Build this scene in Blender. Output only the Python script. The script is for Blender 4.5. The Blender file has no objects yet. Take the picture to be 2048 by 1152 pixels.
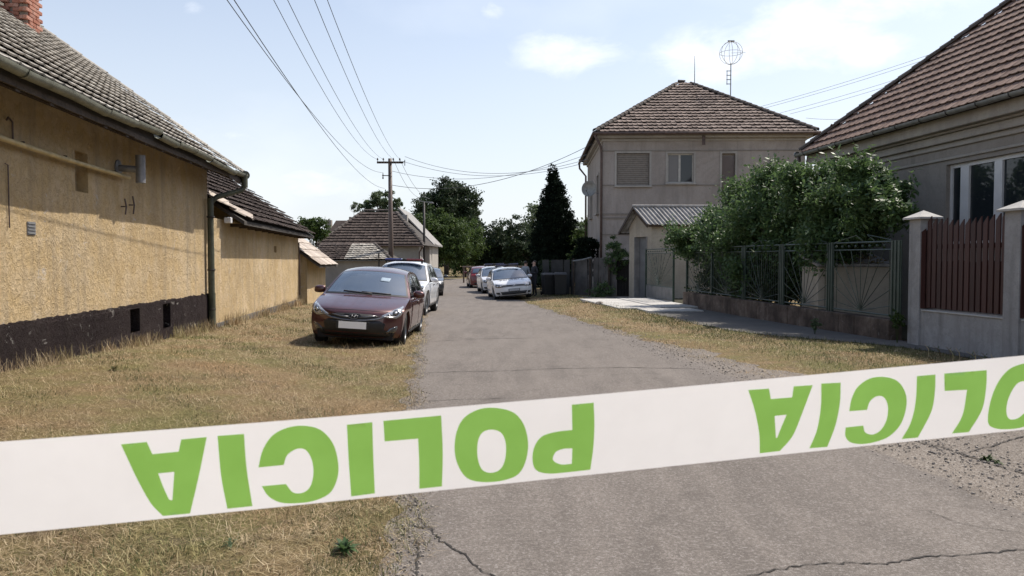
import bpy, bmesh, math, random
import numpy as np
from mathutils import Vector, Matrix, geometry
from mathutils.bvhtree import BVHTree
random.seed(7); RNG = np.random.default_rng(11)
scene = bpy.context.scene
COL = scene.collection
rad = math.radians

# ---------------------------------------------------------------- camera
F = 1500.0 / 2048 * 36
PITCH = rad(2.06)
CAM_Z = 1.6
cd = bpy.data.cameras.new('camera'); cam = bpy.data.objects.new('camera', cd); COL.objects.link(cam)
cam.location = (0, 0, CAM_Z); cam.rotation_euler = (rad(90) - PITCH, 0, 0)
cd.lens = F; cd.sensor_width = 36; cd.clip_end = 3000; cd.clip_start = 0.05
cd.dof.use_dof = True; cd.dof.focus_distance = 16; cd.dof.aperture_fstop = 19
scene.camera = cam

# ---------------------------------------------------------------- light
A = rad(6.43)                 # the street runs 6.4 degrees left of the lens axis
SUN_EL, SUN_PHI = rad(55.5), rad(27)
az = SUN_PHI + A
sd = Vector((math.cos(SUN_EL) * math.cos(az), math.cos(SUN_EL) * math.sin(az), math.sin(SUN_EL)))
sl = bpy.data.lights.new('sun', 'SUN'); so = bpy.data.objects.new('sun', sl); COL.objects.link(so)
sl.energy = 4.3; sl.angle = rad(0.53); sl.color = (1, 0.93, 0.83)
so.rotation_euler = (-sd).to_track_quat('-Z', 'Y').to_euler(); so.location = (30, 20, 40)

w = bpy.data.worlds.new('World'); scene.world = w; w.use_nodes = True
nt = w.node_tree; N = nt.nodes; L = nt.links
for n in list(N): N.remove(n)
out = N.new('ShaderNodeOutputWorld'); bg = N.new('ShaderNodeBackground'); bg.inputs[1].default_value = 0.132
sky = N.new('ShaderNodeTexSky'); sky.sky_type = 'NISHITA'; sky.sun_disc = False
sky.sun_elevation = SUN_EL; sky.sun_rotation = math.pi / 2 - az
sky.air_density = 1.0; sky.dust_density = 2.2; sky.ozone_density = 1.3; sky.altitude = 150
tc = N.new('ShaderNodeTexCoord')
def nmath(op, a, b=None, clamp=False):
    m = N.new('ShaderNodeMath'); m.operation = op; m.use_clamp = clamp
    for i, v in enumerate((a, b)):
        if v is None: continue
        if isinstance(v, (int, float)): m.inputs[i].default_value = v
        else: L.new(v, m.inputs[i])
    return m.outputs[0]
def pdir(px, py):
    v = (576 - py) / 1500
    d = Vector(((px - 1024) / 1500, math.cos(PITCH) + math.sin(PITCH) * v, -math.sin(PITCH) + math.cos(PITCH) * v))
    return d.normalized()
mask = None
for (px, py, rx, rz) in [(1135, 104, .080, .034), (1420, 115, .080, .040), (1610, 70, .10, .05), (1700, 14, .13, .03), (1735, 104, .05, .026),
                         (450, 275, .055, .022), (388, 17, .016, .012), (985, 20, .03, .02), (640, 365, .13, .03)]:
    c = pdir(px, py)
    s = N.new('ShaderNodeVectorMath'); s.operation = 'SUBTRACT'; L.new(tc.outputs['Generated'], s.inputs[0]); s.inputs[1].default_value = c
    m = N.new('ShaderNodeVectorMath'); m.operation = 'MULTIPLY'; L.new(s.outputs[0], m.inputs[0]); m.inputs[1].default_value = (1 / rx, 1 / (rx * 1.5), 1 / rz)
    l = N.new('ShaderNodeVectorMath'); l.operation = 'LENGTH'; L.new(m.outputs[0], l.inputs[0])
    v = nmath('SUBTRACT', 1.25, l.outputs['Value'], True)
    if py > 250 or px < 1000: v = nmath('MULTIPLY', v, 0.5)
    mask = v if mask is None else nmath('MAXIMUM', mask, v)
mp = N.new('ShaderNodeMapping'); L.new(tc.outputs['Generated'], mp.inputs[0]); mp.inputs['Scale'].default_value = (1, 1, 2.0)
n1 = N.new('ShaderNodeTexNoise'); n1.inputs['Scale'].default_value = 13; n1.inputs['Detail'].default_value = 8; n1.inputs['Roughness'].default_value = .62; n1.inputs['Distortion'].default_value = .35
L.new(mp.outputs[0], n1.inputs['Vector'])
n2 = N.new('ShaderNodeTexNoise'); n2.inputs['Scale'].default_value = 2.6; n2.inputs['Detail'].default_value = 7; L.new(mp.outputs[0], n2.inputs['Vector'])
r1 = nmath('MULTIPLY', nmath('SUBTRACT', nmath('ADD', n1.outputs['Fac'], nmath('MULTIPLY', mask, .42)), .60), 2.0, True)
cl = nmath('MULTIPLY', r1, nmath('MULTIPLY', mask, 1.5, True), True)
gen = nmath('MULTIPLY', nmath('SUBTRACT', n2.outputs['Fac'], .53), 1.1, True)
cl = nmath('MAXIMUM', cl, gen)
# haze near the horizon: the same all round
sx = N.new('ShaderNodeSeparateXYZ'); L.new(tc.outputs['Generated'], sx.inputs[0])
hz = nmath('POWER', nmath('SUBTRACT', 1.0, nmath('ABSOLUTE', sx.outputs[2]), True), 2.4)
mx0 = N.new('ShaderNodeMixRGB'); L.new(nmath('MULTIPLY', hz, .86), mx0.inputs[0]); L.new(sky.outputs[0], mx0.inputs[1]); mx0.inputs[2].default_value = (5.6, 5.85, 6.15, 1)
mx1 = N.new('ShaderNodeMixRGB'); L.new(nmath('MULTIPLY', cl, .80), mx1.inputs[0]); L.new(mx0.outputs[0], mx1.inputs[1]); mx1.inputs[2].default_value = (7.6, 7.7, 7.9, 1)
L.new(mx1.outputs[0], bg.inputs[0]); L.new(bg.outputs[0], out.inputs[0])
scene.view_settings.view_transform = 'Standard'; scene.view_settings.look = 'None'
scene.view_settings.exposure = 0.42; scene.view_settings.gamma = 1; scene.view_settings.use_curve_mapping = False
scene.cycles.max_bounces = 6; scene.cycles.transparent_max_bounces = 6

# ---------------------------------------------------------------- helpers
CA, SA = math.cos(A), math.sin(A)
def S2W(xs, ys, z=0.0): return (xs * CA - ys * SA, xs * SA + ys * CA, z)
def W2S(x, y): return (x * CA + y * SA, -x * SA + y * CA)
def at(px, py, Y):
    v = (576 - py) / 1500
    yw = math.cos(PITCH) + math.sin(PITCH) * v; zw = -math.sin(PITCH) + math.cos(PITCH) * v; s = Y / yw
    return ((px - 1024) / 1500 * s, Y, CAM_Z + zw * s)
def hit(px, py, xs):           # where the line of sight meets the street-parallel plane xs
    x, y, z = at(px, py, 1.0); a, b = W2S(x, y); t = xs / a
    return b * t, CAM_Z + (z - CAM_Z) * t      # ys, z
def sm(t):
    t = np.clip(t, 0, 1); return t * t * (3 - 2 * t)
def G(xs, ys):                 # ground height in street coordinates
    xs = np.asarray(xs, float); ys = np.asarray(ys, float)
    g = -.2 * sm((ys - 12) / 24)
    g = g + .06 * sm((-.1 - xs) / 2.0) + .27 * sm((-1.2 - xs) / 3.6) * (1 - sm((ys - 8) / 9))
    g = g + (.14 * sm((ys - 18) / 13) + .02 * sm((ys - 6) / 6)) * sm((xs - 4.1) / 2.2)
    g = g + .02 * np.sin(xs * 1.3 + ys * .5) * np.clip(np.maximum(-xs - .6, xs - 5), 0, 1) * (np.abs(xs) < 6.6)
    return g
def GW(x, y):
    a, b = W2S(x, y); return float(G(a, b))
BASE = {}
def tag(o, label=None, cat=None, group=None, kind=None):
    if label: o['label'] = label
    if cat: o['category'] = cat
    if group: o['group'] = group
    if kind: o['kind'] = kind
    return o
def thing(name, label, cat, base=(0, 0, 0), frame='W', rot=None, group=None):
    """An Empty at the thing's base. Part coordinates are given in the frame and stored relative to base."""
    o = bpy.data.objects.new(name, None); COL.objects.link(o); o.empty_display_size = .2
    if frame == 'S': o.location = S2W(*base); o.rotation_euler = (0, 0, A); BASE[o.name] = tuple(base)
    elif frame == 'L': o.location = base; o.rotation_euler = (0, 0, rot or 0); BASE[o.name] = (0, 0, 0)
    else: o.location = base; BASE[o.name] = tuple(base)
    tag(o, label, cat, group); return o
def base_of(p):
    while p is not None:
        if p.name in BASE: return BASE[p.name]
        p = p.parent
    return (0, 0, 0)
def link(name, me, parent=None, kind=None):
    o = bpy.data.objects.new(name, me); COL.objects.link(o)
    if parent is not None: o.parent = parent
    if kind: o['kind'] = kind
    return o
class MB:
    def __init__(s): s.v = []; s.f = []; s.m = []
    def add(s, vs, fs, mi=0):
        n = len(s.v); s.v += [tuple(p) for p in vs]; s.f += [tuple(i + n for i in f) for f in fs]; s.m += [mi] * len(fs); return s
    def quad(s, a, b, c, d, mi=0): return s.add([a, b, c, d], [(0, 1, 2, 3)], mi)
    def box(s, c, d, R=None, mi=0, ch=0):
        x, y, z = d[0] / 2, d[1] / 2, d[2] / 2
        if ch > 0:
            bm = bmesh.new(); bmesh.ops.create_cube(bm, size=1, matrix=Matrix.Diagonal((d[0], d[1], d[2], 1)))
            bmesh.ops.bevel(bm, geom=bm.edges[:], offset=ch, segments=1, affect='EDGES')
            vs = [v.co.copy() for v in bm.verts]; fs = [[v.index for v in f.verts] for f in bm.faces]; bm.free()
        else:
            vs = [Vector(p) for p in ((-x, -y, -z), (x, -y, -z), (x, y, -z), (-x, y, -z), (-x, -y, z), (x, -y, z), (x, y, z), (-x, y, z))]
            fs = [(0, 3, 2, 1), (4, 5, 6, 7), (0, 1, 5, 4), (1, 2, 6, 5), (2, 3, 7, 6), (3, 0, 4, 7)]
        if R is not None: vs = [R @ v for v in vs]
        C = Vector(c); return s.add([v + C for v in vs], fs, mi)
    def b2(s, x0, x1, y0, y1, z0, z1, ch=0, mi=0): return s.box(((x0 + x1) / 2, (y0 + y1) / 2, (z0 + z1) / 2), (abs(x1 - x0), abs(y1 - y0), abs(z1 - z0)), ch=ch, mi=mi)
    def prism(s, poly, d, mi=0):      # poly: 3d points of one face, d: extrusion vector
        n = len(poly); D = Vector(d); vs = [Vector(p) for p in poly]; vs += [p + D for p in vs]
        fs = [tuple(range(n - 1, -1, -1)), tuple(range(n, 2 * n))] + [(i, (i + 1) % n, n + (i + 1) % n, n + i) for i in range(n)]
        return s.add(vs, fs, mi)
    def tube(s, pts, r, n=8, caps=True, mi=0):
        pts = [Vector(p) for p in pts]; rs = r if isinstance(r, (list, tuple)) else [r] * len(pts)
        vs = []; fs = []; up = None
        for i, p in enumerate(pts):
            t = (pts[min(i + 1, len(pts) - 1)] - pts[max(i - 1, 0)]).normalized()
            if up is None: up = Vector((0, 0, 1)) if abs(t.z) < .9 else Vector((1, 0, 0))
            a = t.cross(up).normalized(); b = a.cross(t).normalized(); up = b
            for k in range(n):
                an = 2 * math.pi * k / n; vs.append(p + (a * math.cos(an) + b * math.sin(an)) * rs[i])
        for i in range(len(pts) - 1):
            for k in range(n): fs.append((i * n + k, i * n + (k + 1) % n, (i + 1) * n + (k + 1) % n, (i + 1) * n + k))
        if caps: fs.append(tuple(range(n - 1, -1, -1))); fs.append(tuple(range((len(pts) - 1) * n, len(pts) * n)))
        return s.add(vs, fs, mi)
    def lathe(s, prof, c, axis='z', n=20, mi=0):
        vs = []; fs = []
        for (r, h) in prof:
            for k in range(n):
                a = 2 * math.pi * k / n; p = (r * math.cos(a), r * math.sin(a), h)
                if axis == 'x': p = (h, p[0], p[1])
                if axis == 'y': p = (p[0], h, p[1])
                vs.append((p[0] + c[0], p[1] + c[1], p[2] + c[2]))
        for i in range(len(prof) - 1):
            for k in range(n): fs.append((i * n + k, i * n + (k + 1) % n, (i + 1) * n + (k + 1) % n, (i + 1) * n + k))
        return s.add(vs, fs, mi)
    def build(s, name, mat, parent=None, smooth=False, kind=None, base=None, recalc=False, auto=None):
        b = base if base is not None else base_of(parent)
        me = bpy.data.meshes.new(name)
        me.from_pydata([(p[0] - b[0], p[1] - b[1], p[2] - b[2]) for p in s.v], [], s.f); 
        mats = mat if isinstance(mat, (list, tuple)) else [mat]
        for m in mats: me.materials.append(m)
        if len(mats) > 1: me.polygons.foreach_set('material_index', s.m)
        if smooth: me.polygons.foreach_set('use_smooth', [True] * len(me.polygons))
        if recalc:
            bm = bmesh.new(); bm.from_mesh(me); bmesh.ops.remove_doubles(bm, verts=bm.verts, dist=1e-5); bmesh.ops.recalc_face_normals(bm, faces=bm.faces); bm.to_mesh(me); bm.free()
        me.update()
        if smooth and auto: 
            try: me.set_sharp_from_angle(angle=rad(auto))
            except Exception: pass
        return link(name, me, parent, kind)
def top(o, label, cat, group=None): return tag(o, label, cat, group)
def rooted(mb, name, mat, label, cat, base, group=None, frame='W', **k):
    """A thing that is one mesh, its origin at its base."""
    o = mb.build(name, mat, None, base=base, **k)
    if frame == 'S': o.location = S2W(*base); o.rotation_euler = (0, 0, A)
    else: o.location = base
    return tag(o, label, cat, group)
def npmesh(name, V, Fc, mat, parent=None, kind=None, rnd=None, smooth=False, per=None):
    me = bpy.data.meshes.new(name); V = np.asarray(V, np.float32); Fc = np.asarray(Fc, np.int32); k = Fc.shape[1]
    me.vertices.add(len(V)); me.vertices.foreach_set('co', V.ravel())
    me.loops.add(Fc.size); me.loops.foreach_set('vertex_index', Fc.ravel())
    me.polygons.add(len(Fc)); me.polygons.foreach_set('loop_start', np.arange(0, Fc.size, k, dtype=np.int32))
    me.polygons.foreach_set('loop_total', np.full(len(Fc), k, dtype=np.int32))
    me.polygons.foreach_set('use_smooth', np.full(len(Fc), bool(smooth)))
    me.materials.append(mat); me.update(calc_edges=True)
    if rnd is not None:
        a = me.attributes.new('rnd', 'FLOAT', 'POINT'); a.data.foreach_set('value', np.asarray(rnd, np.float32))
    return link(name, me, parent, kind)

# ---------------------------------------------------------------- materials
def rgba(c): return (c[0], c[1], c[2], 1)
class NT:
    def __init__(s, name):
        s.m = bpy.data.materials.new(name); s.m.use_nodes = True; s.t = s.m.node_tree
        s.b = s.t.nodes['Principled BSDF']; s.g = None
    def n(s, typ, **k):
        x = s.t.nodes.new(typ)
        for a, v in k.items(): setattr(x, a, v)
        return x
    def l(s, a, b): s.t.links.new(a, b)
    def co(s, kind='W'):
        if kind == 'W':
            if s.g is None: s.g = s.n('ShaderNodeNewGeometry')
            return s.g.outputs['Position']
        return s.n('ShaderNodeTexCoord').outputs['Object']
    def map(s, vec, scale=(1, 1, 1), rot=(0, 0, 0)):
        m = s.n('ShaderNodeMapping'); s.l(vec, m.inputs[0]); m.inputs['Scale'].default_value = scale; m.inputs['Rotation'].default_value = rot; return m.outputs[0]
    def noise(s, vec, scale, detail=5, rough=.55, dist=0):
        x = s.n('ShaderNodeTexNoise'); s.l(vec, x.inputs['Vector']); x.inputs['Scale'].default_value = scale
        x.inputs['Detail'].default_value = detail; x.inputs['Roughness'].default_value = rough; x.inputs['Distortion'].default_value = dist
        return x.outputs['Fac']
    def ramp(s, fac, stops):
        r = s.n('ShaderNodeValToRGB'); s.l(fac, r.inputs[0]); e = r.color_ramp.elements
        while len(e) < len(stops): e.new(.5)
        for i, (p, c) in enumerate(stops):
            e[i].position = p; e[i].color = rgba(c) if isinstance(c, (tuple, list)) else (c, c, c, 1)
        return r.outputs[0]
    def mix(s, fac, a, b, mode='MIX'):
        x = s.n('ShaderNodeMixRGB'); x.blend_type = mode
        for i, v in enumerate((fac, a, b)):
            if isinstance(v, (int, float)): x.inputs[i].default_value = v if i == 0 else (v, v, v, 1)
            elif isinstance(v, tuple): x.inputs[i].default_value = rgba(v)
            else: s.l(v, x.inputs[i])
        return x.outputs[0]
    def math(s, op, a, b=None, clamp=False):
        m = s.n('ShaderNodeMath', operation=op, use_clamp=clamp)
        for i, v in enumerate((a, b)):
            if v is None: continue
            if isinstance(v, (int, float)): m.inputs[i].default_value = v
            else: s.l(v, m.inputs[i])
        return m.outputs[0]
    def bump(s, h, strength=.5, dist=.02, prev=None):
        x = s.n('ShaderNodeBump'); s.l(h, x.inputs['Height']); x.inputs['Strength'].default_value = strength; x.inputs['Distance'].default_value = dist
        if prev is not None: s.l(prev, x.inputs['Normal'])
        s.l(x.outputs[0], s.b.inputs['Normal']); return x.outputs[0]
    def rnd(s):      # one number per piece: from the object, plus the stored number for joined pieces
        oi = s.n('ShaderNodeObjectInfo'); at_ = s.n('ShaderNodeAttribute'); at_.attribute_name = 'rnd'
        return s.math('FRACT', s.math('ADD', oi.outputs['Random'], at_.outputs['Fac']))
    def set(s, base=None, rough=None, metal=None, spec=None, coat=None):
        for k, v in (('Base Color', base), ('Roughness', rough), ('Metallic', metal), ('Specular IOR Level', spec), ('Coat Weight', coat)):
            if v is None: continue
            i = s.b.inputs[k]
            if isinstance(v, tuple): i.default_value = rgba(v)
            elif isinstance(v, (int, float)): i.default_value = v
            else: s.l(v, i)
        return s.m
def simple(name, c, rough=.7, var=.25, scale=6, metal=0, coat=0, co='W', bump=0, spec=None):
    t = NT(name); n_ = t.noise(t.co(co), scale, 6, .6)
    d = tuple(max(0, x * (1 - var)) for x in c); u = tuple(min(1, x * (1 + var)) for x in c)
    col = t.ramp(n_, [(.3, d), (.7, u)])
    if bump: t.bump(t.noise(t.co(co), scale * 6, 4), bump, .01)
    return t.set(col, rough, metal, spec, coat)
M = {}
def plaster(name, c1, c2, c3, scale=1, bump=.9, bd=.03, white=0, whitescale=5, streak=.3):
    t = NT(name); p = t.map(t.co(), (scale,) * 3)
    big = t.noise(p, .55, 5, .6); mid = t.noise(p, 3.2, 8, .65, .4); fine = t.noise(p, 12, 8, .72, 1.3)
    col = t.ramp(big, [(.32, c1), (.68, c2)])
    col = t.mix(t.ramp(mid, [(.42, 0.), (.62, 1.)]), col, t.mix(.5, col, c3))
    col = t.mix(t.ramp(fine, [(.36, .35), (.50, 0.)]), col, tuple(x * .55 for x in c1))
    st = t.noise(t.map(t.co(), (2.2, 2.2, .22)), 1.6, 6, .6)
    col = t.mix(t.math('MULTIPLY', t.ramp(st, [(.5, 0.), (.72, 1.)]), streak), col, tuple(x * .6 for x in c3))
    pt_ = t.noise(t.map(t.co(), (1, 1, .7)), .35, 7, .65, 1.2)
    col = t.mix(t.ramp(pt_, [(.50, 0.), (.60, .42)]), col, tuple(x * .68 for x in c1))
    col = t.mix(t.ramp(pt_, [(.36, .5), (.44, 0.)]), col, tuple(min(1, x * 1.18) for x in c3))
    if white:
        wn = t.noise(t.map(t.co(), (1, 1, 1.3)), whitescale, 9, .75, .8)
        wm = t.noise(t.co(), .9, 3, .5)
        f = t.math('MULTIPLY', t.ramp(wn, [(.60, 0.), (.63, 1.)]), t.ramp(wm, [(.46, 0.), (.56, 1.)]))
        col = t.mix(t.math('MULTIPLY', f, white), col, (.55, .52, .48))
    b1 = t.bump(mid, bump * .6, bd * 1.6); b2 = t.bump(fine, bump, bd, b1)
    return t.set(col, .92, 0, .2)
M['yellow_plaster'] = plaster('yellow_plaster', (.50, .365, .195), (.57, .43, .245), (.58, .47, .33), 1, 1.3, .04, .6, 6, .75)
M['plinth_purple'] = plaster('plinth_purple', (.058, .043, .045), (.082, .062, .062), (.11, .088, .083), 1.2, 1.3, .05, 1., 4.2, .3)
M['grey_plaster'] = plaster('grey_plaster', (.32, .28, .25), (.37, .325, .29), (.36, .325, .30), 1, .25, .01, 0, 5, .6)
M['grey_plaster_dark'] = plaster('grey_plaster_dark', (.27, .245, .22), (.31, .28, .25), (.29, .265, .24), 1, .25, .01, 0, 5, .5)
M['cornice_plaster'] = plaster('cornice_plaster', (.36, .335, .305), (.41, .385, .35), (.34, .315, .285), 1, .2, .008, 0, 5, .4)
M['cream_plaster'] = plaster('cream_plaster', (.40, .36, .29), (.45, .40, .33), (.36, .32, .27), 1, .3, .01, 0, 5, .4)
M['pillar_plaster'] = plaster('pillar_plaster', (.30, .295, .295), (.38, .375, .375), (.25, .24, .235), 1.7, .3, .01, .2, 4, .8)
M['stone_plinth'] = plaster('stone_plinth', (.055, .040, .033), (.25, .195, .155), (.085, .062, .05), 3.6, .6, .02, .2, 5, .7)
M['concrete'] = plaster('concrete', (.42, .41, .39), (.52, .50, .47), (.36, .34, .31), 1.6, .3, .006, 0, 5, .1)
M['old_concrete'] = plaster('old_concrete', (.115, .108, .10), (.16, .15, .138), (.10, .094, .085), 1.6, .4, .01, 0, 5, .3)
def tilemat(name, a, b, c, lichen=.4, lc=(.30, .28, .24)):
    t = NT(name); r = t.rnd()
    col = t.ramp(r, [(0, a), (.45, b), (1, c)])
    n_ = t.noise(t.co(), 9, 7, .65); big = t.noise(t.co(), .8, 4)
    col = t.mix(t.math('MULTIPLY', t.ramp(n_, [(.45, 0.), (.65, 1.)]), t.ramp(big, [(.3, lichen * .4), (.7, lichen)])), col, lc)
    col = t.mix(t.ramp(t.noise(t.co(), 30, 5), [(.3, .5), (.5, 0.)]), col, tuple(x * .4 for x in a))
    t.bump(n_, .4, .006); return t.set(col, .85, 0, .25)
M['tile_grey'] = tilemat('tile_grey', (.24, .22, .19), (.35, .32, .28), (.46, .43, .38), .5, (.40, .39, .35))
M['tile_dark'] = tilemat('tile_dark', (.034, .024, .021), (.055, .040, .034), (.085, .064, .055), .3, (.11, .095, .085))
M['tile_brown'] = tilemat('tile_brown', (.12, .088, .074), (.17, .127, .107), (.24, .185, .158), .5, (.28, .24, .21))
M['tile_rust'] = tilemat('tile_rust', (.135, .085, .066), (.175, .113, .088), (.235, .158, .126), .45, (.24, .195, .165))
M['tile_light'] = tilemat('tile_light', (.30, .25, .21), (.40, .34, .29), (.50, .44, .38), .4, (.5, .47, .42))
M['ridge_dark'] = tilemat('ridge_dark', (.06, .05, .045), (.08, .068, .06), (.11, .09, .08), .3, (.14, .13, .11))
M['brick'] = tilemat('brick', (.24, .09, .06), (.32, .13, .085), (.38, .18, .13), .5, (.45, .38, .33))
M['mortar'] = simple('mortar', (.25, .22, .19), .9)
M['roof_under'] = simple('roof_under', (.045, .038, .032), .9)
M['wood_dark'] = simple('wood_dark', (.055, .040, .030), .85, .4, 8)
M['zinc_green'] = simple('zinc_green', (.16, .165, .13), .6, .35, 5, bump=.2)
M['pipe_green'] = simple('pipe_green', (.055, .060, .038), .6, .5, 4)
M['zinc'] = simple('zinc', (.22, .225, .22), .5, .25, 5, metal=.3)
M['rust_metal'] = simple('rust_metal', (.085, .055, .045), .6, .4, 7)
M['flue_metal'] = simple('flue_metal', (.19, .19, .20), .5, .3, 7, metal=.3)
M['yellow_pipe'] = simple('yellow_pipe', (.42, .33, .17), .55, .25, 6)
M['black_iron'] = simple('black_iron', (.03, .025, .022), .6)
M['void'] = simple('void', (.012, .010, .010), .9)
M['asbestos'] = simple('asbestos', (.24, .23, .22), .85, .35, 5, bump=.3)
M['door_grey'] = simple('door_grey', (.12, .125, .13), .5, .2, 3)
M['fence_green'] = simple('fence_green', (.030, .050, .038), .45, .35, 5)
M['fence_light'] = simple('fence_light', (.048, .068, .055), .4, .3, 5)
M['sheet_grey'] = simple('sheet_grey', (.17, .165, .16), .55, .3, 3)
M['panel_dark'] = simple('panel_dark', (.028, .027, .026), .7, .4, 3)
def woodplank(name, a, b, c, sc=(6, 6, .6)):
    t = NT(name); n_ = t.noise(t.map(t.co(), sc), 6, 6, .6, .4); r = t.rnd()
    col = t.mix(.5, t.ramp(n_, [(.3, a), (.7, b)]), t.ramp(r, [(0, a), (1, c)])); t.bump(n_, .3, .004); return t.set(col, .55, 0, .4)
M['plank_red'] = woodplank('plank_red', (.032, .013, .011), (.058, .021, .017), (.085, .032, .026))
M['pole_wood'] = woodplank('pole_wood', (.075, .052, .042), (.13, .095, .075), (.10, .07, .055), (10, 10, .7))
M['white_frame'] = simple('white_frame', (.62, .62, .63), .35, .08, 3)
M['old_frame'] = simple('old_frame', (.42, .40, .36), .6, .2, 6)
M['shutter'] = simple('shutter', (.20, .175, .15), .6, .15, 6)
def glassmat(name, c=(.02, .024, .03), rough=.03, spec=1.0, ior=1.7, co='W'):
    t = NT(name); t.b.inputs['IOR'].default_value = ior
    n_ = t.noise(t.co(co), 3, 3); col = t.ramp(n_, [(.3, tuple(x * .93 for x in c)), (.7, c)])
    return t.set(col, rough, 0, spec, 0)
M['window_glass'] = glassmat('window_glass', (.02, .025, .03), .04, .5, 1.5)
M['curtain_glass'] = glassmat('curtain_glass', (.13, .115, .11), .08, .5, 1.5)
# leaves
def leafmat(name, dark, mid, light, rough=.5, spec=.4, trans=.35):
    t = NT(name); r = t.rnd(); n_ = t.noise(t.co(), .7, 4)
    f = t.math('ADD', t.math('MULTIPLY', r, .6), t.math('MULTIPLY', n_, .4))
    col = t.ramp(f, [(.2, dark), (.5, mid), (.85, light)]); t.set(col, rough, 0, spec)
    tr = t.n('ShaderNodeBsdfTranslucent'); t.l(t.mix(.5, col, light), tr.inputs[0])
    mx = t.n('ShaderNodeMixShader'); mx.inputs[0].default_value = trans
    o = t.t.nodes['Material Output']; t.l(t.b.outputs[0], mx.inputs[1]); t.l(tr.outputs[0], mx.inputs[2]); t.l(mx.outputs[0], o.inputs[0])
    return t.m
M['leaf_bush'] = leafmat('leaf_bush', (.026, .058, .018), (.058, .11, .035), (.12, .185, .07), .45, .4, .4)
M['leaf_mid'] = leafmat('leaf_mid', (.022, .045, .010), (.045, .080, .018), (.085, .125, .035), .6, .3, .35)
M['leaf_dark'] = leafmat('leaf_dark', (.016, .030, .012), (.028, .048, .018), (.052, .075, .032), .6, .3, .2)
M['leaf_cypress'] = leafmat('leaf_cypress', (.006, .010, .007), (.010, .017, .010), (.019, .029, .017), .85, .05, .05)
M['leaf_pale'] = leafmat('leaf_pale', (.050, .080, .040), (.085, .12, .06), (.15, .19, .10), .6, .3, .4)
M['leaf_ochre'] = leafmat('leaf_ochre', (.040, .048, .018), (.075, .080, .03), (.11, .10, .04), .6, .3, .35)
M['bark'] = simple('bark', (.055, .042, .032), .9, .4, 9, bump=.4)
# ground materials
def groundmat():
    t = NT('dry_grass_ground'); p = t.co()
    big = t.noise(p, .55, 5, .6, .3); mid = t.noise(p, 3.5, 7, .65, .5); fine = t.noise(t.map(p, (1, 1, 1)), 45, 8, .75, 1.2)
    straw = t.ramp(fine, [(.3, (.06, .042, .024)), (.46, (.15, .105, .058)), (.62, (.28, .205, .115)), (.75, (.42, .33, .21))])
    green = t.ramp(fine, [(.32, (.035, .04, .015)), (.5, (.11, .115, .04)), (.7, (.22, .21, .09))])
    soil = t.ramp(fine, [(.3, (.06, .045, .033)), (.7, (.20, .15, .11))])
    col = t.mix(t.ramp(big, [(.44, 0.), (.6, .75)]), straw, green)
    col = t.mix(t.ramp(mid, [(.56, 0.), (.70, .75)]), col, soil)
    b1 = t.bump(mid, .5, .05); t.bump(fine, .8, .02, b1); return t.set(col, .95, 0, .1)
M['ground'] = groundmat()
def asphalt(name, c, c2, grit=.5, patch=.5):
    t = NT(name); p = t.co()
    v = t.n('ShaderNodeTexVoronoi'); t.l(p, v.inputs['Vector']); v.inputs['Scale'].default_value = 90
    big = t.noise(p, .5, 5, .6, .4); mid = t.noise(t.map(p, (1.6, .25, 1), (0, 0, A)), 2.2, 6, .6, .4); fine = t.noise(p, 130, 4, .7); f2 = t.noise(p, 28, 6, .7)
    col = t.mix(t.ramp(big, [(.35, 0.), (.65, 1.)]), c, c2)
    col = t.mix(t.math('MULTIPLY', t.ramp(mid, [(.4, 0.), (.65, 1.)]), patch), col, tuple(x * 1.22 for x in c2))
    g2 = t.noise(p, 62, 3, .8)
    col = t.mix(t.ramp(fine, [(.43, grit), (.50, 0.)]), col, tuple(x * .35 for x in c))
    col = t.mix(t.ramp(g2, [(.42, grit * .9), (.49, 0.)]), col, tuple(x * .5 for x in c))
    col = t.mix(t.ramp(g2, [(.55, 0.), (.64, grit)]), col, (.34, .32, .30))
    col = t.mix(t.ramp(f2, [(.36, .4), (.48, 0.)]), col, tuple(x * .62 for x in c))
    sp = t.noise(t.map(p, (1, 1, 1), (0, 0, A)), 1.1, 8, .7, 1.5)
    col = t.mix(t.ramp(sp, [(.56, 0.), (.66, .35)]), col, tuple(x * .55 for x in c))
    b1 = t.bump(f2, .3, .01); t.bump(fine, .5, .004, b1); return t.set(col, .9, 0, .25)
M['asphalt'] = asphalt('asphalt', (.135, .117, .103), (.172, .150, .132), .5, .7)
M['asphalt_old'] = asphalt('asphalt_old', (.165, .14, .118), (.215, .183, .152), .8, .6)
M['crack'] = simple('crack', (.03, .026, .022), .95, .5, 20)
M['stones'] = simple('stones', (.24, .21, .18), .9, .35, 14)
M['yard'] = plaster('yard', (.035, .035, .02), (.06, .055, .035), (.05, .042, .03), 2, .6, .03, 0, 5, .1)  # dark soil, its tone also painting in the dense shade behind the fence
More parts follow.
